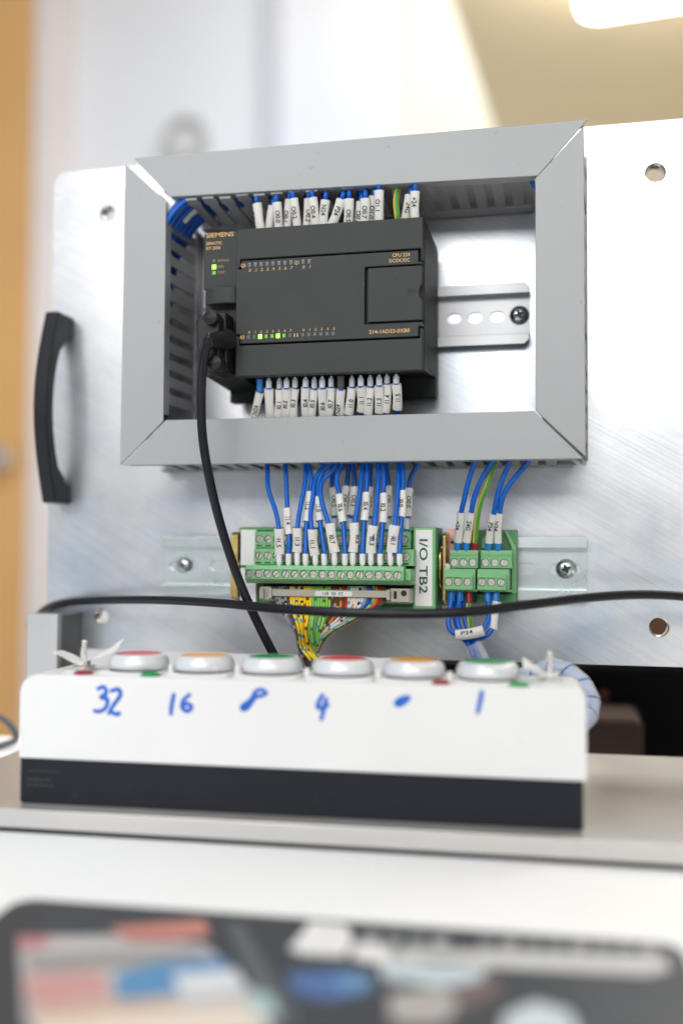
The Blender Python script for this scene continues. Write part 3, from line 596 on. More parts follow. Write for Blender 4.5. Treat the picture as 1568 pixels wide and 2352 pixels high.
# ------------------------------------------------------------------ long interface terminal module
tb = thing('terminal_module', 'long green terminal module with three screw rows on the lower rail', 'terminal block', (-22, -25, -166))
part('carrier', MB().box(-77.5, 33.8, -33, -7.6, -165.8, -120), GREEND, tb, .6)
part('carrier_rim', MB().box(-77.3, 21.3, -35.5, -33, -165.4, -163.2), GREEND, tb, .3)
part('carrier_rim', MB().box(-77.3, 21.3, -37, -33, -122.2, -120.3), GREEND, tb, .3)
lb = part('label_block', MB().box(21.6, 33.6, -37.5, -33, -165.6, -120.2), GREEN, tb, .5)
ll = part('label', MB().box(22.9, 32.0, -37.9, -37.5, -162.6, -121.6), WHITEL, lb)
flat_text('print', 'I/O TB2', 27.3, -37.96, -126.6, 4.3, INKG, ll, 29.3, 'L', turn=1)
for z0, z1_ in ((-141.6, -121.6), (-163.0, -143.2)): part('side_label', MB().box(-76.3, -67.0, -37.4, -33, z0, z1_), WHITEL, tb, .3)
SCR = []
for k in range(8):
    me = segscrew(1.85, 1.2, random.uniform(-.2, 1.4)).mesh('screw'); me.materials.append(SCREWT); SCR.append(me)
def screw_row(parent, xs, z, yf):
    org = world_org(parent)
    for x in xs: link('screw', random.choice(SCR), None, parent, 0, (Vector((x, yf, z)) - org)*MM)
def tier(name, x0, x1, z0, z1, yf, yb, xs, zs, marks=None):
    row = part(name, MB().box(x0, x1, yf+2.2, yb, z0, z1), GREEN, tb, .3)
    part('face', plate2d([(x0, z0), (x1, z0), (x1, z1), (x0, z1)], [circ(x, zs, 2.15, 18) for x in xs], yf, yf+2.19), GREEN, row, .25)
    screw_row(row, xs, zs, yf+1.75)
    if marks is not None:
        for x in xs: part('wire_slot', MB().box(x-1.6, x+1.6, yf-.06, yf+.3, marks-.35, marks+.35), PLCK, row)
    return row
xs1 = [-64.5 + 5.1*i for i in range(17)]
tier('terminal_row', -67.2, 20.5, -131.8, -122.6, -40, -33, [x for x in xs1], -127, -130.5)
xs2 = [-62.3 + 5.1*i for i in range(17)]
tier('terminal_row', -65, 23.4, -141, -132.2, -48, -33, xs2, -136.2, -139.9)
xs3 = [-64.6 + 5.06*i for i in range(17)]
r3 = tier('terminal_row', -67.2, 19.6, -148.6, -143.4, -57, -48.2, xs3, -145.9)
part('upper_chamfer', MB().prism([(-56.9, -143.38), (-48.5, -143.38), (-48.5, -141.2), (-55, -141.2)], -67.2, 19.6, 'x'), GREEN, r3, .1)
part('lower_chamfer', MB().prism([(-56.9, -148.62), (-33.2, -148.62), (-33.2, -151), (-53.5, -151)], -67.2, 23, 'x'), GREEN, r3, .1)
part('end_cap', MB().box(19.65, 22.8, -53, -33.2, -148.55, -142.6), GREEN, r3, .3)
for x in xs3: part('entry_mark', MB().box(x-.35, x+.35, -54.9, -54.6, -150.3, -149.7), GREEND, r3)
part('shadow_gap', MB().box(-62, 21, -40, -33.05, -153.0, -151.2), PLCK, tb)  # solid black strip standing in for the shade between rows and header
# ribbon header, plug and its many coloured wires
hn = thing('wire_harness', 'beige plug with many coloured thin wires gathered into a bundle', 'wiring harness', (-22, -48, -158))
part('header', MB().box(-61.5, 21.8, -46, -33.1, -161, -153.2), BEIGE, hn, .4)
for x0, x1 in ((-61, -54.5), (11.2, 21.6)): part('latch', MB().box(x0, x1, -50, -46.05, -160.2, -152.9), BEIGE, hn, .5)
part('latch_tip', MB().box(-60.5, -58.0, -52.5, -50.05, -159.5, -154), BEIGE, hn, .5)
part('latch_slot', MB().box(13.2, 14.8, -50.15, -49.9, -158.4, -154.4), PLCK, hn)
part('latch_hole', MB().lathe([(1.55, .3), (1.55, -.2), (0, -.2)], (18.6, -50, -155.4), 'y', 18), PLCK, hn)
sb = part('strain_bar', MB().box(-54.8, 11.2, -51.5, -46.1, -158, -154.2), BEIGE, hn, .5)
for x in (-54.2, 10.6): part('bar_end', MB().box(x-.9, x+.9, -52.6, -51.4, -159.0, -153.6), BEIGE, sb, .3)
ll = part('label', MB().prism(rrect(-29.3, -8.9, -157.5, -154.8, .9), -51.75, -51.55, 'y'), WHITEL, sb)
flat_text('print', '23  05  871', -13.9, -51.8, -156.15, 1.6, INKG, ll, 11.2, 'L', turn=2)
cg, cb, cy, cn, cw, cl, cr, co, ck, cv, ct, cgr = (.25, .62, .11), (.01, .07, .42), (.95, .66, .02), (.14, .055, .03), (.72, .72, .70), (.28, .38, .48), (.55, .02, .02), (.70, .22, .04), (.02, .02, .02), (.10, .09, .42), (.01, .40, .48), (.05, .24, .08)
def sm(a, b): return striped('ringed_%d_%d' % (int(sum(x*(i+3) for i, x in enumerate(a))*1000), int(sum(x*(i+5) for i, x in enumerate(b))*1000)), a, b, 12., .22)
seq = ([(cl, cn), (cl, co), (cn, cl), (cl, ck), (cn, cb)] + [(cy, ct), (cy, cy), (cy, cv), (cy, ct), (cy, ck), (cy, cr), (cy, cn), (cy, ck)] + [(cg, cl), (cg, cgr), (cg, cl), (cg, ct), (cg, cn), (cg, cy), (cg, cn)]
       + [(cn, cw), (cn, cl), (cn, cy), (co, cn), (cn, cn), (cr, cn)] + [(cw, ct), (cw, cy), (cw, co), (cw, cr), (cw, ck), (cw, cl)] + [(cl, cl), (cv, cb), (cb, cb), (cg, cgr), (co, co), (cr, cr), (cn, ck), (ck, cn)])
def lerp_t(tab, s):
    for (a, b), (c, d) in zip(tab, tab[1:]):
        if s <= c: return b + (d-b)*(s-a)/(c-a)
    return tab[-1][1]
T1 = [(65, 175), (190, 245), (350, 358), (380, 376), (460, 425), (550, 545), (740, 640), (930, 765), (1060, 825), (1160, 855)]
T2 = [(65, 255), (190, 288), (350, 345), (400, 372), (470, 425), (550, 500), (740, 510), (930, 540), (1160, 610)]
T3 = [(65, 285), (190, 300), (350, 372), (400, 420), (550, 485), (740, 480), (1160, 505)]
T4 = [(65, 296), (190, 395), (350, 480), (400, 470), (550, 492), (1160, 470)]
for i, (ca, cb_) in enumerate(seq):
    s = 72 + (1160-72)*i/(len(seq)-1); yo = -48 - 1.4*(i % 3); mid = 0 if s < 560 else 3
    pts = [z8(s, 120, -47.0), z8(s, 238, -49.5), z8(lerp_t([(65, 85), (350, 350), (740, 735), (1160, 1085)], s), 330, -52-(i % 2)), z8(lerp_t(T1, s), 455, yo-4+mid), z8(lerp_t(T2, s), 600, yo-4+mid), z8(lerp_t(T3, s), 730, yo-2), z8(lerp_t(T4, s), 860, yo+1-(3 if 180 < s < 360 else 0)), z8(lerp_t(T4, s)+40, 960, yo+4), z8(lerp_t(T4, s)+60, 1150, yo+6)]
    part('wire', MB().tube(catmull(pts, 7), .74, 8), sm(ca, cb_), hn)
# ------------------------------------------------------------------ signal wires dropping to the module
GS = 'blue signal wires between bottom duct and terminal module'
SIG = [('I1.5', [(380, 60), (382, 130), (388, 270), (440, 430), (462, 550)], (463, 550, 468, 725), 465, 0), ('I1.4', [(505, 60), (508, 120), (515, 260), (521, 410)], (518, 410, 532, 592), 530, .35),
       ('I1.3', [(645, 60), (650, 130), (640, 260), (612, 400), (592, 540)], (588, 545, 588, 712), 590, .15), ('I1.2', [(665, 62), (682, 160), (688, 220), (675, 295)], (673, 295, 656, 500), 648, -.1),
       ('I1.1', [(810, 70), (760, 130), (715, 210), (700, 320), (684, 450), (690, 550)], (698, 555, 714, 735), 717, 0), ('I1.0', [(830, 75), (770, 150), (735, 240), (732, 330)], (732, 330, 748, 495), 778, .2),
       ('I0.7', [(870, 80), (830, 150), (765, 220), (752, 310), (775, 410), (805, 505)], (818, 512, 852, 715), 850, .1), ('I0.6', [(905, 65), (890, 120), (865, 190), (872, 260), (884, 310)], (884, 312, 910, 505), 922, .1),
       ('I0.5', [(1050, 60), (1045, 130), (1030, 260), (1010, 400), (993, 505)], (985, 508, 978, 712), 978, .9), ('I0.4', [(1070, 60), (1078, 150), (1075, 250), (1069, 300)], (1069, 300, 1056, 495), 1045, .1),
       ('I0.3', [(1158, 60), (1155, 130), (1152, 250), (1140, 400), (1128, 525)], (1120, 527, 1104, 720), 1103, .25), ('I0.2', [(1185, 60), (1192, 150), (1194, 240), (1188, 305)], (1188, 307, 1185, 510), 1168, 0),
       ('I0.1', [(1290, 60), (1296, 130), (1293, 250), (1282, 400), (1270, 525)], (1268, 525, 1250, 715), 1240, .2), ('I0.0', [(1318, 60), (1326, 140), (1327, 230), (1322, 285)], (1322, 287, 1315, 468), 1303, -.3)]
for i, (code, up, sl, fx, roll) in enumerate(SIG):
    long_ = sl[3] > 650; y1 = -54.0
    def yy(v): return -40 + (y1+40)*min(1, max(0, (v-90)/480)) - (2.2 if long_ else -1.0)*min(1, max(0, (v-120)/300))*(1 - min(1, max(0, (v-600)/110)))
    pts = [z5(up[0][0], up[0][1]-60, -34)] + [z5(u, v, yy(v)) for u, v in up] + [z5(sl[2], sl[3], yy(sl[3]))]
    if not long_: pts.append(z5(fx, 700, y1))
    pts.append(z5(fx, 750, y1))
    t = wire('blue_wire', 'blue wire marked %s, %s from left of those entering the lowest screw row' % (code, ORD[i]), pts, 1.3, BLUE, GS)
    sleeve(t, z5(sl[0], sl[1], yy(sl[1])), z5(sl[2], sl[3], yy(sl[3])), code, roll=roll, w=5.5 if long_ else 4.6, d=3.3, frac=.55 if long_ else .5)
    ferrule(t, z5(fx, 724 if not long_ else 716, y1), z5(fx, 822, y1), mat('ferrule_bright_white', (.78, .79, .80), .35), 1.6)
GO = 'output wires behind the signal wires'
for code, lab, up, sl, fx in ((('O0.0', 'marked O0.0, right end of upper screw row', [(1450, 60), (1420, 120), (1382, 190), (1368, 270)], (1368, 270, 1360, 467), 1353)), ('O0.1', 'partly hidden behind the I0.2 sleeve', [(1205, 60), (1215, 150), (1226, 250)], (1226, 254, 1226, 465), 1218),
      ('O0.2', 'mostly hidden behind the I0.4 sleeve', [(1095, 60), (1098, 150), (1096, 260)], (1096, 262, 1094, 466), 1090), ('O0.3', 'right of the I0.6 sleeve, in the back', [(965, 70), (985, 150), (990, 258)], (988, 260, 962, 458), 958),
      ('O0.4', 'just behind the I0.6 sleeve', [(955, 70), (945, 150), (935, 250)], (932, 254, 915, 462), 905), ('O0.5', 'in the back left of the I0.6 sleeve', [(850, 90), (835, 180), (832, 265)], (836, 267, 846, 462), 848)):
    pts = [z5(up[0][0], up[0][1]-50, -28)] + [z5(u, v, -30) for u, v in up] + [z5(sl[2], sl[3], -35), z5(fx, 520, -36.5), z5(fx, 575, -37)]
    t = wire('blue_wire', 'blue wire with white sleeve ' + lab, pts, 1.3, BLUE, GO)
    sleeve(t, z5(sl[0], sl[1], -31), z5(sl[2], sl[3], -35), code, roll=.2, w=4.6, d=3.4, frac=.5)
    ferrule(t, z5(fx, 480, -36.2), z5(fx, 575, -37), WHITEF, 1.6)
# ------------------------------------------------------------------ end clamps and the power terminals
for lab, x0, x1 in (('yellow passivated end clamp at the left end of the long terminal module', -86.6, -79.6), ('yellow passivated end clamp between label I/O TB2 and the power terminals', 33.9, 41.8)):
    t = thing('end_clamp', lab, 'end clamp', ((x0+x1)/2, -15, -164), group='metal end clamps on the lower rail')
    r_ = x0 > 0; wd = x1-x0
    part('plate', MB().box(x0+ (wd*.45 if r_ else 0), x1, -12, -7.6, -164.8, -120.3), PINKM if r_ else BRASS, t, .3)
    part('jaw', MB().prism([(-27, -124.5), (-23, -122.5), (-12.05, -122.5), (-12.05, -163), (-20, -163), (-27, -160)], x0 + (wd*.28 if r_ else wd*.1), x0 + (wd*.52 if r_ else wd*.75), 'x'), BRASS, t, .5)
    if r_:
        part('bow', MB().tube(catmull([(x0+.9, -20, -131), (x0+.9, -27, -134), (x0+.9, -28, -143), (x0+.9, -27, -150), (x0+.9, -20, -154)], 6), .9, 10), BRASS, t)
    sc = part('screw', MB().lathe([(2.2, 0), (2.2, -2.2), (1.7, -3), (0, -3)], (x0 + wd*.62, -24, -141.5), 'y', 18), SCREWT if r_ else BRASS, t)
    part('slot', plate2d(slot2d(x0+wd*.62 if r_ else x0+wd*.35, x1-.7, -128, .9) , [], -12.12, -11.9), PLCK, t)
pt = thing('power_terminal', 'pair of green plug terminals with six screws each at the right', 'terminal block', (57, -10, -162))
part('carrier', MB().box(42.2, 75.9, -12, -7.6, -162.2, -121), GREEND, pt, .5)
part('carrier_foot', MB().prism([(-12.05, -162), (-19, -162), (-19, -156.5), (-14.5, -155), (-12.05, -155)], 54, 75.4, 'x'), GREEND, pt, .4)
part('carrier_body', MB().box(42.5, 72.4, -20, -12.05, -155, -132.2), GREEND, pt, .4)
part('latch_arm', MB().prism([(68.6, -121.5), (70.6, -121.2), (75.2, -130.6), (75.2, -132.2), (72.6, -132.2), (72.6, -130.4)], -15.5, -12.05, 'y'), GREEN, pt, .3)
part('latch_post', MB().box(72.8, 75.4, -17.5, -12.05, -158.4, -132.3), GREEN, pt, .4)
part('latch_hook', MB().prism([(56.3, -126.5), (58.6, -124.0), (58.6, -131.5), (56.3, -131.5)], -15.5, -12.05, 'y'), GREEN, pt, .3)
for xa in (40.0, 57.0):
    xs = [xa + 2.35 + 5.05*i for i in range(3)]; xe = xa + 15.4 + (1.2 if xa > 50 else 0)
    up = part('socket', MB().box(xa-.1, xe, -23.8, -20.05, -142.2, -133.6), GREEN, pt, .3)
    part('face', plate2d([(xa-.1, -142.2), (xe, -142.2), (xe, -135.6), (xa-.1, -135.6)], [circ(x, -139.2, 2.15, 18) for x in xs], -26, -23.82), GREEN, up, .2)
    part('shoulder', MB().prism([(-25.9, -135.55), (-20.1, -135.55), (-20.1, -132.5), (-24.2, -132.5), (-24.6, -134.2)], xa-.1, xe, 'x'), GREEN, up, .15)
    screw_row(up, xs, -139.2, -24.2)
    xl_ = xa - 1.8 + (.7 if xa > 50 else 0); xs = [xl_ + 2.4 + 5.08*i for i in range(3)]; xe = xl_ + 15.3
    lo = part('plug', MB().box(xl_, xe+1.3, -34.8, -20.1, -153.6, -142.6), GREEN, pt, .3)
    part('face', plate2d([(xl_, -153.6), (xe, -153.6), (xe, -147.0), (xl_, -147.0)], [circ(x, -149.5, 2.15, 18) for x in xs], -37, -34.82), GREEN, lo, .2)
    part('shoulder', MB().prism([(-36.9, -146.95), (-33.2, -142.7), (-30, -142.7), (-30, -146.95)], xl_, xe, 'x'), GREEN, lo, .15)
    part('rim', MB().box(xl_+1, xe+2.2, -33.5, -20.2, -154.6, -153.65), GREEN, lo, .15)
    screw_row(lo, xs, -149.5, -35.2)
GP = 'power wires from the bottom duct'
PW = [('+24', [(615, 45), (600, 100), (560, 230), (532, 350), (514, 435)], (511, 435, 490, 642), 486, 'marked +24, leftmost of the right group', -.5), ('24G', [(740, 40), (720, 95), (650, 215), (605, 330), (584, 435)], (582, 435, 551, 642), 548, 'marked 24G', -.05),
      ('P24', [(855, 40), (845, 95), (790, 230), (760, 340), (741, 445)], (739, 447, 707, 647), 704, 'marked P24 dropping from the duct', -.15), ('N24', [(990, 40), (970, 95), (870, 215), (810, 310), (786, 400), (783, 440)], (782, 440, 769, 647), 768, 'marked N24, rightmost of the right group', -.6)]
for code, up, sl, fx, lab, roll in PW:
    def yy(v): return -40 + 16*min(1, max(0, (v-100)/520))
    pts = [z6(up[0][0]+10, up[0][1]-60, -34)] + [z6(u, v, yy(v)) for u, v in up] + [z6(sl[2], sl[3], -24), z6(fx, 660, -23.5), z6(fx, 700, -22.5)]
    t = wire('blue_wire', 'blue wire with white sleeve ' + lab, pts, 1.45, BLUE, GP)
    sleeve(t, z6(sl[0], sl[1], yy(sl[1])), z6(sl[2], sl[3], -24), code, roll=roll, w=4.4, d=3.4, frac=.42)
    ferrule(t, z6(fx+1, 642, -23.8), z6(fx, 712, -22.3), BLUEF, 1.95, nozzle=False)
pts = [z6(750, 40, -33), z6(745, 95, -36), z6(705, 210, -35), z6(650, 360, -31), (z6(625, 480, -27)), z6(612, 600, -24), z6(607, 700, -22)]
t = wire('earth_wire', 'yellow green wire with red ferrule among the power wires', pts, 1.5, YG, None)
ferrule(t, z6(609, 648, -23.4), z6(606, 712, -22.2), REDF, 1.75, nozzle=False)
# lower loops
GL = 'wires under the power terminals'
def low(lab, pts, fm, fx, fy=415, name='blue_wire', m=BLUE, r=1.45, sl=None, fr=2.0):
    t = wire(name, lab, pts, r, m, GL if name == 'blue_wire' else None)
    if fm: ferrule(t, z7(fx-3, fy, -31), z7(fx, 235, -30), fm, fr, nozzle=False)
    if sl: sleeve(t, *sl)
    return t
A = [z7(410, 300, -31), z7(400, 440, -32), z7(380, 560, -33), z7(364, 700, -34), z7(375, 820, -35), z7(440, 905, -36), z7(520, 925, -37), z7(700, 905, -38), z7(880, 870, -37), z7(945, 800, -36), z7(990, 700, -34), z7(1000, 560, -32), z7(990, 420, -31), z7(985, 300, -30)]
t = low('blue jumper loop with wide white sleeve marked P24 under the power terminals', A, BLUEF, 413, m=BLUE)
ferrule(t, z7(982, 415, -31), z7(980, 235, -30), BLUEF, 2.0, nozzle=False)
mb = MB(); a, b = z7(478, 945, -38.5), z7(918, 872, -38.5); mb.tube([a.lerp(b, i/6) + Vector((0, 0, -1.0*math.sin(math.pi*i/6)*.6)) for i in range(7)], 1, 16, (2.9, 2.0))
sl = part('marker_sleeve', mb, MARK, t)
v, f, wd = text_raw('P24'); dx = (b-a).normalized(); upv = Vector((0, -1, 0)).cross(dx)*-1; org = a + dx*3.2 + upv*.35 + Vector((0, -2.05, 0))
up_ = Vector((-dx.z, 0, dx.x)); link('print', MB().add([org + dx*(px*3.0) + up_*(py*1.8) for px, py in v], f).mesh('print', world_org(sl), False), INK, sl)
low('second blue wire from the left under the power terminals, running down', [z7(548, 300, -31), z7(530, 430, -32), z7(515, 560, -32), z7(508, 720, -32), z7(545, 870, -33), z7(625, 1010, -34), z7(700, 1120, -35), z7(790, 1320, -36), z7(850, 1480, -38)], BLUEF, 550)
low('blue wire behind the earth wire, curving into the clear sleeve', [z7(575, 350, -27), z7(588, 440, -28), z7(592, 560, -28), z7(622, 700, -29), z7(670, 850, -31), z7(735, 1030, -33), z7(785, 1130, -35), z7(870, 1320, -37), z7(930, 1480, -38)], None, 0)
low('blue wire half hidden behind the leftmost lower ferrule', [z7(440, 330, -26), z7(458, 440, -27), z7(455, 560, -27), z7(470, 700, -28), z7(520, 850, -29), z7(600, 1000, -32), z7(680, 1090, -36), z7(760, 1280, -38)], None, 0)
low('blue wire with blank white sleeve at the right, curving back left', [z7(1110, 300, -30), z7(1118, 430, -31), z7(1105, 600, -32), z7(1085, 760, -33), z7(1040, 860, -34), z7(950, 960, -35), z7(800, 1015, -35), z7(690, 1012, -34), z7(630, 990, -33)], BLUEF, 1110, sl=(z7(1125, 420, -31.5), z7(1062, 852, -33.5), None))
low('yellow green wire with dark red ferrule under the power terminals', [z7(690, 300, -30), z7(680, 450, -31), z7(688, 600, -31), z7(702, 760, -31), z7(718, 900, -31), z7(750, 1050, -32)], REDF, 690, 445, 'earth_wire', YG, 1.45, None, 1.75)
ca_ = [z7(700, 1090, -36.5), z7(760, 1210, -37), z7(830, 1340, -38), z7(900, 1470, -40)]
cs_ = thing('clear_sleeving', 'clear plastic sleeve around blue wires above the green button', 'sleeving', ca_[-1])
part('tube', MB().tube(catmull([z7(735, 1115, -36), z7(790, 1225, -37), z7(850, 1345, -38), z7(915, 1470, -40)], 6), 4.3, 18, (1.05, .8), caps=False), CLEAR, cs_)
part('split_edge', MB().tube(catmull([z7(800, 1055, -36), z7(860, 1130, -38), z7(915, 1240, -39), z7(965, 1345, -40)], 6), 1.9, 12, (1, .35), caps=False), CLEAR, cs_)
# ------------------------------------------------------------------ black cable across the front, desk cable
cp = [P(70, 1440, 12), P(95, 1408, 2), P(130, 1389, -8), P(200, 1380, -22), P(350, 1378, -50), P(500, 1385, -75), P(650, 1399, -92), P(850, 1409, -98), P(1050, 1407, -93), P(1200, 1391, -78), P(1350, 1373, -58), P(1480, 1366, -42), P(1600, 1374, -30), P(1720, 1400, -20)]
single('power_cable', MB().tube(catmull(cp, 10), 2.4, 18), CABLE, 'thick black cable running across the panel in front of the terminals', 'cable', P(850, 1409, -98))
dcp = [P(-40, 1640, 5), P(0, 1648, 8), P(20, 1662, 10), P(34, 1682, 12), P(37, 1696, 14), P(25, 1706, 10), P(-30, 1722, 0)]
single('desk_cable', MB().tube(catmull(dcp, 8), 2.2, 12), mat('grey_desk_cable', (.10, .10, .10), .4), 'thin dark grey cable looping on the desk at the far left', 'cable', P(34, 1690, 10))

# ------------------------------------------------------------------ control box with push buttons
RB = math.radians(3.6); BO = Vector((-146.2, -147.6, -251.5))
bx = thing('control_box', 'long white and black control box with six round push buttons on the base plate', 'control box', BO, RB, local=True)
Mb = Matrix.Rotation(RB, 3, 'Z'); nF = Mb @ Vector((0, 1, 0))
def onbox(u, v, depth):  # picture point -> box coordinates on the plane at that depth
    p = PL(u, v, BO + nF*depth, nF); return Mb.transposed() @ (p - BO)
BW = onbox(1340, 1900, 0).x; HT = (onbox(300, 1559, 0).z + onbox(1190, 1583, 0).z)/2 + .6; HS = (onbox(60, 1739, 0).z + onbox(1330, 1799, 0).z)/2; BD = 44
part('base', MB().prism(rrect(0, BW, .1, HS+1, [1.5, 1.5, .2, .2], 3), .8, BD-.8, 'y'), BOXK, bx, .7)
cv_ = part('cover', MB().prism(rrect(-.6, BW+1.4, HS, HT, [.6, .6, 4, 9], 8), 0, BD, 'y'), BOXW, bx, 2.2)
PENS = [[(222,1584),(238,1578),(244,1592),(232,1602),(246,1606),(244,1624),(230,1634),(214,1633)], [(252,1588),(272,1584),(276,1598),(262,1618),(248,1642)], [(256,1636),(268,1641),(277,1637)],
        [(400,1592),(394,1622),(392,1644)], [(438,1594),(422,1608),(418,1624),(430,1634),(440,1624),(428,1616),(420,1624)],
        [(610,1589),(599,1584),(586,1590),(580,1602),(571,1612),(558,1621),(556,1629),(567,1627),(578,1613),(586,1602),(601,1598),(611,1593),(610,1588)],
        [(742,1594),(734,1608),(729,1624),(740,1626),(756,1618)], [(750,1602),(744,1626),(737,1656)],
        [(908,1615),(918,1606),(938,1602),(931,1611),(917,1620),(908,1615),(922,1610)], [(1107,1586),(1103,1608),(1096,1640)]]
for st in PENS:
    pts = catmull([(lambda q: Vector((q.x, -.02, q.z)))(onbox(u+0, v, 0)) for u, v in st], 5)
    part('pen_stroke', MB().tube(pts, .72, 8, (1, .1), r_fn=lambda q: .78 + .30*math.sin(2.6*q+.3)), PEN, cv_)
cols = ['red', 'amber', 'green', 'red', 'amber', 'green']
for i, (u, c) in enumerate(zip((319, 469, 624, 787, 950, 1120), cols)):
    q = onbox(u, 1540, BD/2); x = q.x
    pb = part('push_button', MB().lathe([(12.2, .05), (12.2, 1.3), (13.4, 1.4), (14.4, 2.9), (14.4, 4.8), (13.5, 7.2), (12.1, 8.5), (11.2, 8.75), (11.0, 8.3)], (x, BD/2, HT), 'z', 40), BEZEL, bx)
    part('cap', MB().lathe([(10.95, 7.8), (10.95, 8.75), (10.6, 8.85), (0, 8.9)], (x, BD/2, HT), 'z', 40), CAPS[c], pb)
    part('legend_plate', MB().prism(rrect(x-15.5, x+15.5, BD/2-15.5, BD/2+15.5, 4), HT+.05, HT+1.2, 'z'), BOXW, pb)
    part('gasket', MB().lathe([(9, 1.25), (13.2, 1.25), (13.2, 1.7), (9, 1.7), (9, 1.25)], (x, BD/2-2, HT), 'z', 30, False), BLACK, pb)
    if i < 5:
        x2 = onbox((393, 546, 705, 868, 1033)[i], 1530, BD/2-9).x
        part('spacer_post', MB().lathe([(1.3, .05), (1.3, 4.4), (1.1, 4.6), (0, 4.6)], (x2, BD/2-9, HT), 'z', 12), mat('white_spacer', (.82, .82, .80), .5), bx)
for u, v, c, r in ((193, 1553, 'red', 4.6), (347, 1556, 'green', 4.8), (1012, 1577, 'red', 4.2), (1192, 1580, 'green', 4.6)):
    q = onbox(u, v, 7); part('indicator_lens', MB().lathe([(r, .05), (r, .7), (r*.75, 1.5), (0, 1.8)], (q.x, 6.5, HT), 'z', 22), mat('lens_' + c, (.30, .003, .03) if c == 'red' else (.005, .28, .07), .3), bx)
def tag_sheet(x, t0, t1, zf, tilt, n=14, m=5):
    mb = MB(); vs = []; fs = []
    for lay in (0, .35):
        for i in range(n+1):
            t = t0 + (t1-t0)*i/n
            for j in range(m+1):
                v = -5 + 11*j/m; vs.append((x + t, BD/2 - 2 + v, HT + zf(t) + tilt(t)*(v+5)*.9 + .25*math.sin(t*.5+j) + lay))
    N = (n+1)*(m+1)
    for i in range(n):
        for j in range(m):
            q = i*(m+1)+j; fs.append((q, q+1, q+m+2, q+m+1)); fs.append((N+q, N+q+m+1, N+q+m+2, N+q+1))
    for i in range(n):
        for j in (0, m): q = i*(m+1)+j; fs.append((q, q+m+1, N+q+m+1, N+q))
    for j in range(m):
        for i in (0, n): q = i*(m+1)+j; fs.append((q, q+1, N+q+1, N+q))
    return mb.add(vs, fs)
for u, ln in ((193, 14.5), (1262, 14)):
    q = onbox(u, 1540, BD/2); x = q.x
    tg = part('toggle_switch', MB().lathe([(5.5, .05), (5.5, 2), (3.2, 2.2), (3.2, 4), (1.3, 4.2), (1.2, ln-1.6), (1.5, ln-.8), (1.0, ln), (0, ln+.1)], (x, BD/2, HT), 'z', 18), CHROME, bx)
    if u < 500:
        part('bent_tag', tag_sheet(x, -13, 19, lambda t: 3.2 + (.42*-t if t < 0 else .40*t*(1 - .006*t)) , lambda t: .0 if t < 2 else .030*(t-2)), WHITEL, bx)
    else:
        part('bent_tag', tag_sheet(x, -12, 4, lambda t: 2.6 + (.36*-t if t < 0 else .3*t), lambda t: .06 if t > -2 else .06 - .028*(t+2)), WHITEL, bx)
    part('washer', MB().lathe([(6.5, .05), (6.5, .8), (0, .8)], (x, BD/2-8, HT), 'z', 22), WHITEL, bx)
# faint worn print at the lower left of the black base
for row, n, z, h in ((0, 9, 14.6, 1.0), (1, 7, 10.3, 1.8), (1, 7, 8.0, 1.2)):
    x = 3.2
    for k in range(n):
        wd = random.uniform(.8, 2.0); part('worn_print', MB().box(x, x+wd, .72, .79, z, z+h*random.uniform(.6, 1)), mat('worn_print_grey', (.030, .031, .036), .6), bx.children[0]); x += wd + random.uniform(.3, .8)
# ------------------------------------------------------------------ spiral wrapped cable leaving the box
sp = [P(1105, 1535, -46), P(1150, 1560, -52), P(1215, 1550, -58), P(1262, 1532, -62), P(1292, 1536, -64), P(1325, 1556, -66), P(1350, 1588, -68), P(1360, 1622, -70), P(1352, 1646, -74), P(1330, 1668, -80), P(1300, 1690, -86)]
path = catmull(sp, 10)
st = thing('spiral_wrapped_cable', 'blue wires in translucent white spiral wrap curling behind the control box', 'cable', path[-1])
for k in range(3):
    off = [Vector((math.cos(k*2.1+i*.12)*1.6, 0, math.sin(k*2.1+i*.12)*1.6)) for i in range(len(path))]
    part('inner_wire', MB().tube([p+o for p, o in zip(path, off)], 1.95, 10), BLUE, st)
vs_, fs_ = [], []; pitch = 9.0; D_ = [0]
for i in range(1, len(path)): D_.append(D_[-1] + (path[i]-path[i-1]).length)
def along(s):
    s = max(0, min(D_[-1]-.01, s))
    for i in range(1, len(D_)):
        if s <= D_[i]:
            q = (s-D_[i-1])/(D_[i]-D_[i-1]); return path[i-1].lerp(path[i], q), (path[i]-path[i-1]).normalized()
N_ = int(D_[-1]/pitch*16)
for i in range(N_+1):
    a = 2*math.pi*i/16
    for e, rr in ((-.46, 4.05), (-.40, 4.35), (.40, 4.35), (.46, 4.05)):
        c, t_ = along((i/16 + e)*pitch); f_ = Vector((0, -1, 0)); f_ = (f_ - t_*f_.dot(t_)).normalized(); r_ = f_.cross(t_)
        vs_.append(c + r_*rr*math.sin(a) + f_*rr*math.cos(a))
    if i:
        for j in range(3): fs_.append((4*(i-1)+j, 4*(i-1)+j+1, 4*i+j+1, 4*i+j))
part('spiral_wrap', MB().add(vs_, fs_), SPIRAL, st)

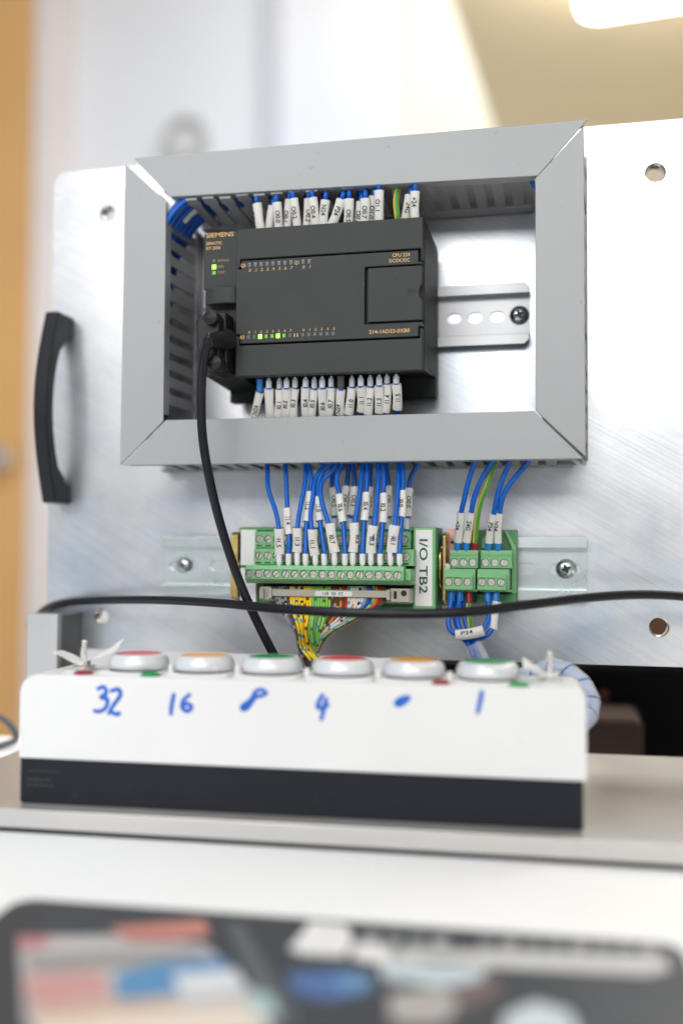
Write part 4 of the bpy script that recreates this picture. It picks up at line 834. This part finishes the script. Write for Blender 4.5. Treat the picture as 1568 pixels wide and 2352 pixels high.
# ------------------------------------------------------------------ printed pad on the desk
ZP = -261.2
def up2(u, v): q = untd(PZ(u, v, ZP)); return (q.x, q.y)
tl, trr = untd(Vector((-93, -236.5, 0))), untd(Vector((137, -221.5, 0)))
pd = thing('desk_pad', 'dark grey printed pad with blurred colour pictures in the foreground', 'desk pad', (0, 0, -262), RT, local=True)
part('sheet', MB().prism(rrect(tl.x, trr.x+2, -520, (tl.y+trr.y)/2, 8), .02, .7, 'z'), PAD, pd, .2)
def patch(name, pts, col, lift, rough=.5):
    gq = .75*sum(col)/3; col = tuple(.72*c + .28*gq for c in col)
    m = mat('print_%d_%d_%d' % tuple(int(c*255) for c in col), col, rough, 0, .12, 90)
    part(name, MB().prism([up2(u, v) for u, v in pts], .72 + lift*.03, .74 + lift*.03, 'z'), m, pd)
patch('printed_picture', [(520,2120),(560,2125),(690,2352),(620,2352)], (.09,.105,.12), 0)
patch('printed_picture', [(40,2150),(270,2148),(470,2170),(520,2215),(610,2360),(60,2360)], (.48,.46,.47), 0)
patch('printed_picture', [(40,2152),(100,2150),(120,2172),(50,2185)], (.55,.16,.20), 1)
patch('printed_picture', [(250,2130),(400,2118),(470,2112),(482,2150),(380,2162),(300,2160)], (.60,.20,.14), 1)
patch('printed_picture', [(270,2152),(400,2150),(410,2162),(300,2164)], (.40,.05,.07), 2)
patch('printed_picture', [(60,2195),(450,2180),(480,2205),(300,2222),(70,2235)], (.30,.29,.29), 2)
patch('printed_picture', [(55,2242),(230,2232),(262,2290),(120,2312),(70,2310)], (.62,.27,.26), 2)
patch('printed_picture', [(262,2238),(360,2212),(500,2200),(545,2232),(400,2285),(270,2302)], (.03,.25,.55), 3)
patch('printed_picture', [(395,2238),(540,2228),(570,2275),(420,2290)], (.66,.70,.78), 4)
patch('printed_picture', [(80,2322),(240,2308),(380,2300),(420,2325),(90,2352)], (.62,.36,.18), 3)
patch('printed_picture', [(75,2345),(420,2318),(600,2300),(620,2380),(80,2390)], (.74,.64,.55), 4)
patch('printed_picture', [(560,2270),(625,2290),(640,2340),(575,2330)], (.35,.55,.58), 5)
patch('printed_mark', [(712,2118),(790,2124),(806,2140),(808,2168),(790,2198),(690,2192),(664,2180)], (.80,.80,.82), 1)
patch('printed_mark', [(815,2166),(920,2178),(900,2206),(860,2212),(805,2200)], (.80,.80,.82), 1)
patch('printed_mark', [(900,2178),(1530,2200),(1538,2228),(1490,2240),(1200,2226),(900,2206)], (.60,.60,.61), 1)
for k in range(13):
    x = 832 + 53*k; o = .042*(x-832)
    if k in (4,): continue
    patch('printed_letter', [(x+8,2142+o),(x+40,2144+o),(x+34,2172+o),(x,2170+o)], (.20,.22,.23) if k % 3 else (.34,.35,.36), 2)
patch('printed_picture', [(660,2238),(780,2228),(850,2240),(852,2275),(760,2300),(670,2280)], (.03,.13,.42), 1)
patch('printed_picture', [(770,2240),(850,2240),(852,2270),(790,2282)], (.07,.26,.55), 2)
patch('printed_picture', [(870,2210),(1000,2205),(1125,2218),(1100,2255),(1020,2268),(880,2250)], (.50,.62,.70), 1)
patch('printed_picture', [(890,2285),(1010,2268),(1060,2300),(1020,2352),(900,2352)], (.42,.39,.38), 1)
patch('printed_picture', [(1030,2280),(1130,2240),(1160,2270),(1080,2320)], (.16,.10,.10), 2)
patch('printed_picture', [(1160,2330),(1230,2300),(1310,2325),(1330,2380),(1150,2380)], (.55,.66,.74), 1)
for o in LOCAL:
    if '_local' in o: del o['_local']
